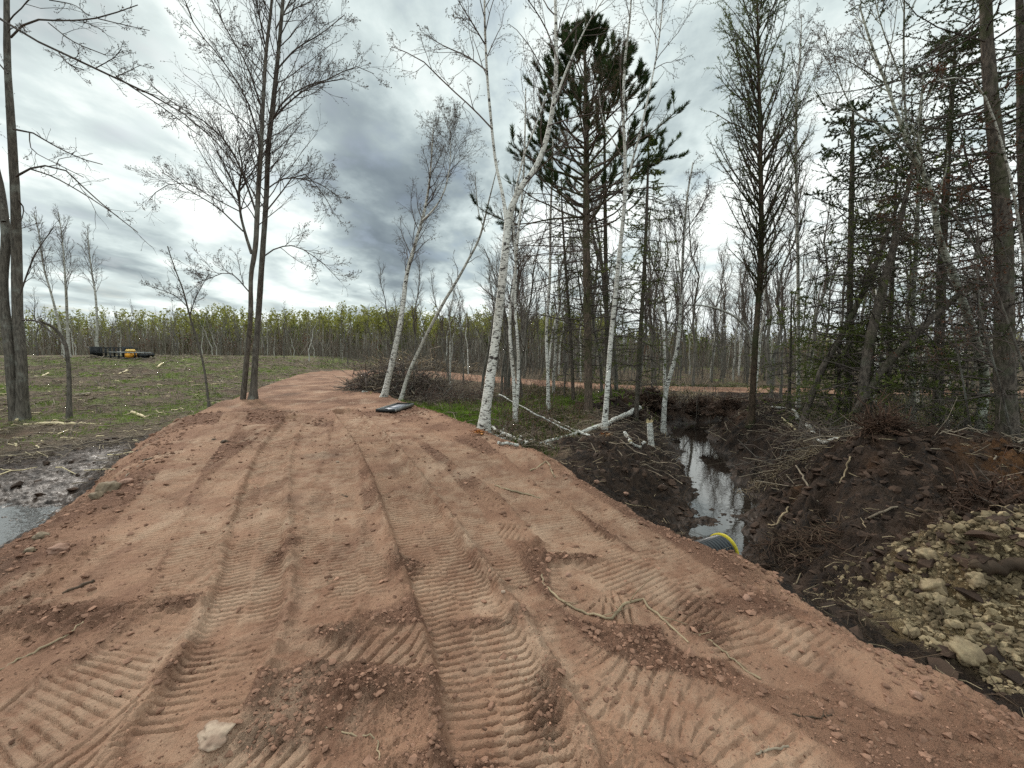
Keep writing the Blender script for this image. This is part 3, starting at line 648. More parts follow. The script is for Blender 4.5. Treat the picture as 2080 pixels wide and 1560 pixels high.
def grass():
    g=Geo()
    def blades(x,y,h,mi,lean=.35,w=.006,clump=1):
        x=np.repeat(x,clump)+rg.normal(0,.03,len(x)*clump); y=np.repeat(y,clump)+rg.normal(0,.03,len(y)*clump); h=np.repeat(h,clump)*(.6+.7*rg.random(len(x)))
        P=onground(x,y); d=np.stack([lean*rg.normal(size=len(x)),lean*rg.normal(size=len(x)),np.ones(len(x))],-1)
        leaves(g,P,d,h,w*(.6+.1*np.hypot(x,y)),mi)
    x,y=polar(rg,26000,7,45,-60,-8,1.1); T=terrain(x,y,False); n=fbm(x*.5,y*.5,4,201)
    k=(T['clay']<.2)&(T['peat']<.4)&(rg.random(len(x))<np.clip(.35+1.3*n+G(x,y,-8.6,14.5,3.0,1.6,.5)+G(x,y,-24,27,9,2.5,.4),0,1))
    blades(x[k],y[k],np.full(k.sum(),.09),0,.5,.004,4)
    k2=(T['clay']<.2)&(T['peat']<.4)&(rg.random(len(x))<.10); blades(x[k2],y[k2],np.full(k2.sum(),.13),1,.7,.003,3)
    x=rg.normal(-2.1,1.2,5200); y=rg.normal(12.6,1.0,5200); T=terrain(x,y,False); k=T['clay']<.3; blades(x[k],y[k],np.full(k.sum(),.13),0,.35,.004,3)
    x=rg.normal(.9,1.6,3500); y=rg.normal(16,.9,3500); blades(x,y,np.full(3500,.14),0,.35,.004,3)
    x,y=polar(rg,9000,8,26,0,56,1); T=terrain(x,y,False); k=(T['clay']<.2)&(T['peat']<.3)&(T['z']>-.8); blades(x[k],y[k],np.full(k.sum(),.16),2,.6,.004,4)
    k=(rg.random(len(x))<.3)&k; blades(x[k],y[k],np.full(k.sum(),.22),1,.6,.003,3)
    tag(g.build('grass',[M['grass'],M['dry'],M['moss']]),'short green and straw coloured grass on the cleared field and wood floor','grass',kind='stuff')
grass()
def brush():
    """leafless undergrowth"""
    g=Geo()
    def stems(x,y,h,r,mi,lean=.25,nb=3,buds=0):
        B=onground(x,y,False); n=len(B); d=norm(np.stack([lean*rg.normal(size=n),lean*rg.normal(size=n),np.ones(n)],-1)); cur=B; pts=[B]
        for s in range(4): d=norm(d+.12*rg.normal(size=(n,3))); cur=cur+d*(h/4)[:,None]; pts.append(cur)
        P=np.stack(pts,1); Rd=r[:,None]*np.array([1,.85,.7,.5,.25]); tubes(g,P,Rd,3,mi)
        Q,q,_=kids(rg,P,Rd,nb,.25,.95,.6,.2,lambda t:.38*np.repeat(h,nb)*(1.1-t),4,.12,.08,.6,.0022,.4); tubes(g,Q,q,3,mi)
        if buds: 
            p,d=along(rg,Q,buds,.4,1); leaves(g,p,d+.5*rg.normal(size=d.shape),.02+.02*rg.random(len(p)),.008,3)
    x,y=polar(rg,2600,8.2,20,-22,56,.9); T=terrain(x,y,False); k=(T['clay']<.1)&(T['peat']<.35)&(T['sd']>.7)&(T['z']>-.8); x,y=x[k],y[k]; n=len(x)
    stems(x,y,.35+.8*rg.random(n)**1.5,.0035+.003*rg.random(n),0,.35,4,2)
    x,y=polar(rg,4200,16,60,-24,56,.8); T=terrain(x,y,False); k=(T['clay']<.1)&(T['sd']>.8); x,y=x[k],y[k]; n=len(x)
    stems(x,y,.8+1.7*rg.random(n)**1.5,(.005+.005*rg.random(n))*(.7+np.hypot(x,y)/50),1,.25,5,2)
    x,y=polar(rg,700,14,46,-58,-26,.8); T=terrain(x,y,False); k=(T['clay']<.1); x,y=x[k],y[k]; n=len(x)
    stems(x,y,.25+.5*rg.random(n),.004+.003*rg.random(n),1,.4,3)
    # tangle on the right behind the spoil
    x,y=polar(rg,1500,7.0,12,34,58,1); T=terrain(x,y,False); k=(T['peat']<.5)&(T['z']>-.8); x,y=x[k],y[k]; n=len(x)
    stems(x,y,.5+1.3*rg.random(n),.004+.004*rg.random(n),1,.8,4)
    tag(g.build('undergrowth',[M['twig_red'],M['twig_grey'],M['deadwood'],M['brownleaf']]),'leafless brown undergrowth stems on the floor of the wood','undergrowth',kind='stuff')
brush()
# ------------------------------------------------------------------ FAR WOOD (reads as one mass)
M['farstem']=plain('pale grey stem',(.20,.175,.14),.9,.35,.4,bump=0); M['farred']=plain('brown thicket stem',(.15,.105,.08),.9,.35,.4,bump=0)
def farwood():
    g=Geo(); r_=np.random.default_rng(99)
    def stand(n,d0,d1,a0,a1,hf,leaf,tr,trw,mi_t,mi_l,lsz,cr0=.45,lw=.5,spread=.10):
        az=np.radians(a0+(a1-a0)*r_.random(n)); D=d0+(d1-d0)*r_.random(n); x=np.tan(az)*D; y=D
        z=terrain(x,y,False)['z']; wv=vnoise(np.degrees(az)*.22,D*.05,77); h=hf(D)*(.70+.36*r_.random(n)+.28*wv); B=np.stack([x,y,z-.2],-1)
        d=np.stack([.06*r_.normal(size=n),.04*r_.normal(size=n),np.ones(n)],-1); t=np.linspace(0,1,5)
        P=B[:,None]+d[:,None]*(t[None,:,None]*h[:,None,None]); P[:,1:]+=.018*h[:,None,None]*r_.normal(size=(n,4,3))
        Rd=trw*(.6+.8*r_.random(n))[:,None]*np.array([1,.8,.6,.35,.12]); m=r_.random(n)
        for k,mm in enumerate(mi_t): s=(m>=k/len(mi_t))&(m<(k+1)/len(mi_t)); tubes(g,P[s],Rd[s],4,mm)
        Q,q,_=kids(r_,P,Rd,tr,.25,.97,.65,.15,lambda t:np.repeat(h,tr)*(.06+.20*(1-t)*np.minimum(1,t*3)),3,.10,.12,.5,.012*trw/.06,.5); tubes(g,Q,q,3,4)
        if leaf:
            k=r_.random(n)<lw*np.clip(.9+1.3*vnoise(np.degrees(az)*.12+9,D*.03,78),.15,1); kk=np.repeat(k,tr); p,_=along(r_,Q[kk],leaf,.1,1.1); p=p+r_.normal(size=p.shape)*np.array([.22,.22,.25]); hh=np.repeat(np.repeat(h,tr)[kk],leaf); zb=np.repeat(np.repeat(z,tr)[kk],leaf)
            k2=(p[:,2]-zb)>(cr0+.12*r_.normal(size=len(p)))*hh; p=p[k2]; leaves(g,p,r_.normal(size=p.shape),lsz*(.6+.8*r_.random(len(p))),lsz*.42,mi_l)
    # leaf-flushed aspens at the back
    stand(950,60,92,-52,12,lambda D:1.75+D*.083,13,9,.065,[1,1,3],5,.34,.36,.9)
    stand(260,70,100,10,54,lambda D:1.6+D*.055,8,8,.07,[0,1],5,.32,.5,.6)
    # bare grey brush and thin poles in front
    stand(620,50,66,-52,14,lambda D:1.4+D*.060,0,12,.05,[0,1,1,2],5,.3)
    stand(900,52,90,-52,54,lambda D:.9+D*.036,2,12,.05,[1,1,3],6,.20,.1,.6)
    stand(500,38,75,-6,54,lambda D:1.5+D*.045,2,10,.045,[0,1,1],6,.12,.3,.5)
    stand(1500,60,100,-52,54,lambda D:1.2+D*.058,2,12,.06,[1,1,3],6,.22,.3,.5)
    # young dark evergreens among them
    n=150; az=np.radians(-50+100*r_.random(n)); D=52+30*r_.random(n); x=np.tan(az)*D; z=terrain(x,D,False)['z']; h=1.6+3.4*r_.random(n)
    for k in range(n):
        m=190; t=r_.random(m)**.8; rad=(1-t)*h[k]*.26+.06; a=r_.random(m)*6.28
        p=np.stack([x[k]+rad*np.cos(a)*r_.random(m)**.5,D[k]+rad*np.sin(a)*r_.random(m)**.5,z[k]+t*h[k]],-1); dd=np.stack([np.cos(a),np.sin(a),-.1+0*a],-1)
        leaves(g,p,dd,.38,.12,7)
    # dry ground-level thicket that closes the view under the trees
    n=15000; az=np.radians(-53+108*r_.random(n)); D=48+45*r_.random(n); x=np.tan(az)*D; B=np.stack([x,D,terrain(x,D,False)['z']],-1)
    h=1.2+3.4*r_.random(n)**1.6; d=norm(np.stack([.3*r_.normal(size=n),.2*r_.normal(size=n),np.ones(n)],-1)); P=B[:,None]+d[:,None]*(np.linspace(0,1,4)[None,:,None]*h[:,None,None]); P[:,1:]+=.09*r_.normal(size=(n,3,3))
    mm=r_.random(n)<.5; rd=(.022+.02*r_.random(n))[:,None]*np.array([1,.8,.6,.4]); tubes(g,P[mm],rd[mm],3,3); tubes(g,P[~mm],rd[~mm],3,8)
    tag(g.build('far_wood',[M['birch_grey'],M['farstem'],M['farstem'],M['farred'],M['farstem'],M['newleaf'],M['brownleaf'],M['needle_sp'],M['farstem']]),'distant young wood closing the view, grey stems below and yellow-green spring crowns above','far wood',kind='stuff')
farwood()
# ------------------------------------------------------------------ TREES
def plane(pts,Dp,seed=0,dz=.25):
    """photo pixels (x,y,width) -> trunk line standing in depth around Dp, with some depth of its own, and radii"""
    p=np.array(pts,float); r_=np.random.default_rng(seed); n=len(p)
    D=Dp+np.concatenate([[0],np.cumsum(dz*r_.normal(size=n-1))]); d=pixdir(p[:,0],p[:,1])
    q=np.stack([d[:,0]*D,D,EYE+d[:,2]*D],-1); return q,p[:,2]*D/FPX/2
TRW,LMW=.68,.50
def trunkline(pts,Dp,seed=0,dz=.15,n=None,base=True):
    q,r=plane(pts,Dp,seed,dz)
    r=r*(TRW if base else LMW)
    if base: q[0,2]=Hs(q[0,0],q[0,1])-.08
    a=resample(np.hstack([q,r[:,None]]),n or max(10,len(pts)*4)); return a[:,:3],np.maximum(a[:,3],.003)
def padN(L,n):
    P=[];Rd=[]
    for p,r in L:
        a=resample(np.hstack([p,r[:,None]]),n); P.append(a[:,:3]);Rd.append(a[:,3])
    return np.array(P),np.array(Rd)
def flare(p,r,k=.6,h=.22):
    z=p[:,2]-p[0,2]; return r*(1+k*np.exp(-z/h))
def bare_tree(name,label,cat,trunks,Dp,mat,seed,group=None,crown=None,limbs=(),twig='twig',extra='bud',sides=10,base0=True):
    """trunks/limbs: pixel lines (x,y,width px). crown: dict of growth settings"""
    r_=np.random.default_rng(seed); L=[]
    for i,t in enumerate(trunks): L.append(trunkline(t,Dp,seed+i,base=(i==0 or t[0][1]>780) and base0))
    c=dict(n1=30,t0=.35,t1=1,ang=.75,len1=1.6,up=.05,n2=6,n3=5,wob=.10,rmin=.0035,ex=3,exl=.02,exw=.006,taper=.75,down=0,l2=.42,l3=.4,r1=.016,n4=0); c.update(crown or {})
    e=empty(name,L[0][0][0]+np.array([0,0,.08]),label,cat,group)
    g=Geo()
    for i,(p,r) in enumerate(L): tubes(g,p,flare(p,r) if i==0 else r,sides,0,cap=False,lump=.025,seed=seed+i)
    g.build('trunk',mat,e)
    LL=[trunkline(t,Dp,seed+50+i,.35,base=False) for i,t in enumerate(limbs)]
    P,Rd=padN(L,24); g=Geo()
    prof=lambda t:c['len1']*(1-c['taper']*(t-c['t0'])/(1.001-c['t0']))
    Q,q,_=kids(r_,P,Rd,c['n1'],c['t0'],c['t1'],c['ang'],.15,prof,8,c['wob'],c['up'],.5,.006,.3,rmax=c['r1'])
    tubes(g,Q,q,5,2)
    if LL:
        PL,RL=padN(LL,9); tubes(g,PL,RL,6,2); n_=max(1,c.get('nl',12))
        Qx,qx,_=kids(r_,PL,RL,n_,.15,1,.6,.2,lambda t:c['len1']*.42*(1.15-.6*t),8,c['wob'],c['up'],.6,.005,.3); tubes(g,Qx,qx,4,1)
        Q=np.concatenate([Q,Qx,PL]); q=np.concatenate([q,qx,RL])
    ln=np.linalg.norm(Q[:,-1]-Q[:,0],axis=1)
    Q2,q2,_=kids(r_,Q,q,c['n2'],.15,1,.6,.2,lambda t:np.repeat(ln,c['n2'])*c['l2']*(1.15-.6*t),6,c['wob']*1.2,c['up']-c['down'],.6,c['rmin'],.4); tubes(g,Q2,q2,3,1)
    ln=np.linalg.norm(Q2[:,-1]-Q2[:,0],axis=1)
    Q3,q3,_=kids(r_,Q2,q2,c['n3'],.15,1,.6,.25,lambda t:np.repeat(ln,c['n3'])*c['l3']*(1.15-.5*t)+.04,4,c['wob']*1.4,c['up']-2*c['down'],.7,c['rmin']*.8,.5); tubes(g,Q3,q3,3,1)
    if c['ex']:
        p,d=along(r_,Q3,c['ex'],.4,1.0); hang=np.array([0,0,-.8]) if extra=='catkin' else 0
        leaves(g,p,d*.6+.6*r_.normal(size=d.shape)+hang,c['exl']*(.6+.8*r_.random(len(p))),c['exw'],3)
        p=Q3[:,-1]; leaves(g,p,Q3[:,-1]-Q3[:,-2]+.02*r_.normal(size=p.shape),c['exl']*1.1,c['exw'],3)
    g.build('crown',[mat,M[twig],mat if c.get('limbmat') else M[twig],M[extra]],e); return e
# --- left edge
bare_tree('maple_tree','dark forked maple at the left edge of the photo, twin stems rising from the field','tree',
  [[(44,838,29.5),(44,740,25.4),(36,640,24.6),(34,520,23.8),(31,400,21.3),(26,310,19.7),(22,240,18.0),(16,150,15.6),(14,60,13.9),(14,-40,11.5),(20,-200,8.2)],
   [(28,836,25.4),(20,720,24.6),(8,620,23.8),(6,560,23.0),(12,480,20.5),(0,380,18.9),(-20,290,14.8),(-40,150,9.8)],[(8,450,14.8),(-10,330,11.5),(-30,200,8.2)]],12.2,M['maple'],11,
   limbs=[[(33,358,9),(62,342,7),(120,338,6),(160,372,5),(220,425,4),(280,472,3)],[(60,343,6),(110,360,5),(180,400,4),(240,440,3)],[(26,262,8),(62,268,6),(100,290,5),(160,320,4),(208,334,3)],
          [(22,76,8),(62,42,7),(130,42,5),(200,36,5),(280,10,3)],[(98,46,4),(150,85,4),(215,112,3)],[(38,408,6),(48,425,4),(40,460,3)],[(60,270,4),(66,305,3),(120,335,3),(170,360,3)],[(200,38,4),(250,50,3),(304,62,2)],[(16,150,6),(-10,120,5)],[(100,0,4),(150,10,3),(180,32,3)],
          [(40,600,6),(70,520,5),(110,460,3)],[(46,650,9),(80,655,6),(130,700,5)]],
   crown=dict(n1=3,t0=.55,t1=.98,len1=1.2,n2=3,n3=3,nl=3,ang=.9,ex=2,exl=.035,exw=.009,up=.0,rmin=.0045,wob=.14,l2=.3,l3=.5))
bare_tree('maple_tree','maple standing just outside the left edge, one long bare limb reaching right across the sky','tree',
  [[(-150,850,40),(-140,600,34),(-110,300,28),(-90,100,22),(-100,-200,12)]],11.5,M['maple'],14,
   limbs=[[(-95,-10,15),(-30,20,11),(20,50,9),(80,86,8),(150,122,8),(240,158,7),(330,205,6),(400,250,5),(450,300,4),(490,350,3)],[(120,108,5),(140,130,4),(170,142,3)],[(236,155,5),(280,185,5),(340,225,4),(400,272,3)],[(195,138,4),(230,118,3),(246,100,3)],[(232,157,4),(260,145,3),(285,132,2)]],
   crown=dict(n1=6,t0=.5,t1=.98,len1=1.4,n2=3,n3=3,nl=7,ang=.9,ex=2,exl=.035,exw=.009,up=.0,rmin=.0045,wob=.13,l2=.3,l3=.5))
bare_tree('maple_sapling','thin bare sapling beside the forked maple at the left edge','tree',
  [[(140,848,13),(140,760,11),(133,700,9),(112,668,8),(90,656,6),(60,650,5)]],12.4,M['maple'],17,crown=dict(n1=3,t0=.3,len1=.6,n2=3,n3=3,ex=1))
# --- twin maple by the road
bare_tree('maple_tree','tall twin stemmed bare maple growing beside the left edge of the dirt road','tree',
  [[(514,815,21),(518,740,17),(525,640,16),(533,520,15),(541,400,14),(545,300,13),(556,200,13),(566,100,10),(575,0,9),(585,-110,7),(590,-240,3)],
   [(493,812,17),(502,720,14),(509,640,13),(510,560,12),(519,500,14),(524,400,13),(530,300,12),(535,200,10),(541,100,9),(552,0,7),(556,-150,3)],
   [(511,515,12),(497,470,10),(488,430,9),(486,380,8),(492,340,6),(484,300,5)]],12.9,M['maple'],21,
   limbs=[[(523,440,8),(492,350,7),(462,292,6),(420,250,5),(360,215,4),(310,175,3)],[(531,300,7),(500,200,6),(450,120,5),(400,60,4),(375,0,3)],[(530,215,7),(500,130,5),(460,60,4),(430,0,3)],
          [(494,470,6),(440,420,5),(390,390,4),(330,350,3)],[(545,270,7),(565,220,6),(610,180,5),(670,160,4),(720,135,3),(760,150,2)],[(548,250,7),(590,205,6),(640,172,5),(700,160,3)],[(556,150,7),(600,100,5),(650,70,4),(700,30,3)],
          [(540,430,6),(565,400,5),(610,350,4),(660,400,3),(680,440,2)],[(537,520,6),(560,505,5),(600,500,4),(650,530,3),(690,570,2)],[(541,385,6),(580,362,5),(640,370,4),(690,400,2)],
          [(488,430,5),(430,400,4),(380,372,3),(330,380,3),(300,410,2)],[(560,60,6),(590,0,5),(620,-60,3)],[(538,90,6),(520,0,5),(500,-80,3)],[(512,600,5),(470,555,4),(440,560,3),(400,575,2)]],
   crown=dict(n1=30,t0=.38,t1=.98,len1=2.5,taper=.5,ang=.72,up=.05,n2=6,n3=4,nl=9,ex=2,exl=.035,exw=.010,rmin=.0042,wob=.09,l2=.36,l3=.42))
bare_tree('maple_sapling','slender leaning bare sapling to the left of the twin stemmed maple','tree',
  [[(424,800,7),(412,735,6),(385,640,5),(372,590,4),(355,545,3),(340,500,2)]],14,M['maple'],24,limbs=[[(382,625,4),(355,600,3),(300,580,2)],[(385,640,4),(400,600,3),(425,555,2)]],crown=dict(n1=8,t0=.5,len1=.9,n2=4,n3=3,ex=2,exl=.03,exw=.009,rmin=.004))
# --- birches
BC=dict(ang=.55,up=.05,down=.05,rmin=.0034,ex=3,exl=.034,exw=.0055,wob=.12)
def birchtree(label,trunks,Dp,seed,mat='birch',limbs=(),group=None,name='birch_tree',cat='birch tree',**k):
    c=dict(BC); c.update(k); return bare_tree(name,label,cat,trunks,Dp,M[mat],seed,group,c,limbs,'twig_red','catkin',sides=12 if Dp<12 else 8)
birchtree('largest white birch, leaning at the road edge with a scarred orange base and forked top',
  [[(981,880,35.7),(987,830,31.4),(1000,740,28.1),(1013,640,25.5),(1026,520,22.9),(1034,440,20.4),(1056,385,17.0),(1085,345,15.3),(1108,290,14.4),(1126,200,12.8),(1130,110,10.2),(1128,0,7.6),(1126,-120,4.2)],
   [(1029,455,15.3),(1022,400,12.8),(1007,330,11.0),(998,250,10.2),(990,160,9.3),(986,80,8.5),(984,0,6.8),(986,-120,4.2)],
   [(1124,215,9.3),(1142,165,8.5),(1160,120,7.6),(1178,80,6.0),(1205,30,4.2),(1240,-20,2.5)],[(1045,400,8.5),(1063,320,6.8),(1090,250,6.0),(1110,190,4.2)]],9.3,31,
   limbs=[[(1000,262,7),(960,220,6),(905,170,5),(860,125,4),(810,100,3),(795,96,2)],[(990,145,6),(950,115,5),(905,95,4),(870,75,2)],[(985,90,6),(955,40,5),(930,0,3)],[(1115,255,5),(1180,235,4),(1260,225,3)],[(1135,130,6),(1110,60,5),(1080,10,4),(1050,-30,3)],[(1068,372,5),(1130,310,4),(1200,260,3)]],
   n1=9,t0=.52,len1=1.5,n2=4,n3=4,nl=6,taper=.5,exl=.03,exw=.0055,rmin=.003)
birchtree('slim white birch just right of the largest one, its lower stem split in two',
  [[(1047,862,14),(1044,780,11),(1037,700,10),(1036,640,9),(1046,560,8),(1052,480,7),(1062,380,6),(1066,280,5),(1068,180,3)],[(1047,850,12),(1053,760,10),(1051,690,9),(1046,620,8),(1048,540,7),(1040,420,5)]],12.0,33,n1=12,t0=.45,len1=1.2,n2=4,n3=3)
birchtree('leaning white birch left of the brush pile with a fine hanging crown',
  [[(779,806,18),(800,720,16),(816,640,15),(826,560,12),(842,500,10),(858,445,9),(868,400,7),(875,340,5),(880,260,3)],[(856,450,7),(885,420,6),(905,380,5),(915,320,3),(912,250,2)]],14.6,35,n1=26,t0=.45,len1=1.35,n2=6,n3=5,taper=.35,ex=4)
birchtree('leaning whitish birch in front of the brush pile, bent over to the right',
  [[(812,812,11),(830,760,11),(862,690,10),(898,620,9),(928,570,8),(950,530,7),(975,480,6),(995,400,4),(1010,340,2)],[(985,470,5),(972,430,4),(965,360,2)]],14.2,37,mat='birch_grey',n1=7,t0=.5,len1=.9,n2=4,n3=3)
birchtree('straight white birch left of the ditch, cut at its base and forked high up',
  [[(1227,884,17),(1233,800,15),(1240,700,14),(1250,600,13),(1260,500,12),(1268,420,11),(1270,330,9),(1266,220,8),(1270,120,7),(1280,30,5),(1285,-80,3)],
   [(1268,400,9),(1284,330,8),(1300,270,8),(1318,190,7),(1334,110,6),(1345,20,5),(1352,-90,3)],[(1265,320,6),(1243,280,5),(1225,245,4),(1215,180,3)]],10.7,39,
   limbs=[[(1250,520,4),(1200,505,3),(1150,515,3),(1060,520,2)]],n1=12,t0=.55,len1=1.35,n2=5,n3=5,taper=.4,down=.07,ex=3,exl=.03)
birchtree('white birch growing beside the torn root plate, leaning right',
  [[(1348,838,17),(1352,800,14),(1368,740,12),(1378,690,11),(1384,600,9),(1388,500,8),(1396,400,6),(1408,330,4)],[(1386,590,6),(1375,500,5),(1368,420,3)]],13.4,41,
   limbs=[[(1392,470,4),(1425,420,3),(1440,380,2)]],n1=22,t0=.4,len1=1.3,n2=5,n3=4)
birchtree('white birch with its foot in the grass between the pine and the slim split birch',
  [[(1114,830,12),(1113,760,10),(1110,680,9),(1117,560,8),(1118,450,7),(1122,340,5),(1124,250,3)]],14.2,43,n1=16,t0=.4,len1=1.2,n2=4,n3=3)
birchtree('tall thin pale birch just right of the larch',
  [[(1622,820,11),(1622,700,10),(1621,560,9),(1619,420,8),(1617,300,7),(1618,200,6),(1626,100,4),(1628,30,2)]],12.6,45,mat='birch_grey',n1=46,t0=.40,len1=1.15,n2=5,n3=4,taper=.5,up=.10,ex=2)
birchtree('large lichen spotted birch on the right, its trunk bending left with a fanned top',
  [[(1996,925,34),(1992,860,27),(2000,780,23),(1990,720,21),(1968,650,19),(1948,590,18),(1925,530,17),(1905,470,15),(1895,400,13),(1873,350,12),(1850,305,11),(1825,240,9),(1800,170,7),(1770,90,6),(1745,10,4)],
   [(1866,340,10),(1820,290,8),(1780,250,7),(1745,235,6),(1720,200,4),(1700,150,3)],[(1850,305,8),(1840,240,8),(1836,150,7),(1836,60,6),(1838,-30,4),(1840,-130,2)],[(1838,180,6),(1815,120,5),(1790,50,4),(1770,-30,3)]],8.3,47,mat='birch_dirty',
   limbs=[[(1845,200,5),(1880,150,4),(1930,90,3)],[(1800,170,5),(1750,140,4),(1700,110,2)],[(1925,530,5),(1880,500,4),(1820,470,3)]],n1=13,t0=.58,len1=1.35,n2=5,n3=4,taper=.35,nl=8,ex=2,limbmat=True)
birchtree('pale birch pole behind the leaning dead spruces on the right',
  [[(1856,905,15),(1855,800,14),(1852,700,13),(1855,600,12),(1862,480,10),(1868,300,7),(1875,150,4)]],9.6,49,mat='birch_dirty',n1=10,t0=.6,len1=1.0,n2=4,n3=3)
birchtree('bent grey birch bough arching left from behind the larch',
  [[(1531,800,9),(1528,720,9),(1518,672,8),(1495,645,7),(1460,628,6),(1420,620,5),(1380,622,4),(1340,640,2)]],15,51,mat='birch_grey',n1=10,t0=.3,len1=1.0,n2=4,n3=3,up=.1)
birchtree('thin birch in the left field, first of the group of three, leaning left',
  [[(134,728,7),(120,660,6),(105,600,5),(88,540,4),(80,480,3),(70,435,2)]],31,53,mat='birch_grey',n1=26,t0=.45,len1=2.0,n2=5,n3=3,ang=.4,up=.1,ex=0,rmin=.009,exw=.01)
birchtree('tallest thin birch in the left field, middle of the group of three',
  [[(140,726,9),(137,660,7),(134,590,6),(130,530,4),(126,480,3),(118,430,2)]],31.5,55,mat='birch_grey',n1=30,t0=.42,len1=2.3,n2=5,n3=3,ang=.45,up=.1,ex=0,rmin=.009,exw=.01)
birchtree('thin birch in the left field beside the black steel rack',
  [[(196,726,7),(197,660,6),(194,600,5),(186,550,4),(180,500,3),(178,465,2)]],31,57,mat='birch_grey',n1=24,t0=.48,len1=1.7,n2=5,n3=3,ang=.45,up=.1,ex=0,rmin=.009,exw=.01)
# --- larch with faint green flush
def larch():
    r_=np.random.default_rng(61); p,r=trunkline([(1524,872,24),(1528,820,18),(1534,700,17),(1541,600,15),(1546,500,14),(1546,400,13),(1544,300,11),(1542,200,9),(1540,100,7),(1538,0,5),(1537,-60,3)],11.2,61)
    e=empty('larch_tree',p[0]+np.array([0,0,.08]),'tall larch at the ditch, dark trunk, faint green flush on its ascending branches','larch')
    g=Geo(); tubes(g,p,flare(p,r,.3,.3),10,0,lump=.02,seed=3); g.build('trunk',M['larch'],e); g=Geo(); P,Rd=padN([(p,r)],30)
    ln=lambda t:np.interp(t,[.28,.42,.55,.70,.85,1],[.9,1.5,1.9,1.7,1.2,.35])
    Q,q,_=kids(r_,P,Rd,150,.27,1,.62,.12,ln,9,.06,.055,.45,.006,.3,rmax=.022); tubes(g,Q,q,4,0)
    L1=np.linalg.norm(Q[:,-1]-Q[:,0],axis=1); Q2,q2,_=kids(r_,Q,q,8,.12,1,.65,.2,lambda t:np.repeat(L1,8)*.28*(1.15-.6*t),5,.14,.02,.6,.0034,.5); tubes(g,Q2,q2,3,1)
    L2=np.linalg.norm(Q2[:,-1]-Q2[:,0],axis=1); Q3,q3,_=kids(r_,Q2,q2,3,.1,1,.8,.25,lambda t:np.repeat(L2,3)*.4+.03,3,.15,0,.7,.003,.6); tubes(g,Q3,q3,3,1)
    pp,d=along(r_,np.concatenate([Q2,Q2]),10,.05,1); k=r_.random(len(pp))<np.clip((pp[:,2]-1.5)/5,.25,1); pp=pp[k]; leaves(g,pp,r_.normal(size=pp.shape),.026+.02*r_.random(len(pp)),.0075,2)
    g.build('crown',[M['larch'],M['twig'],M['larch_leaf']],e)
larch()
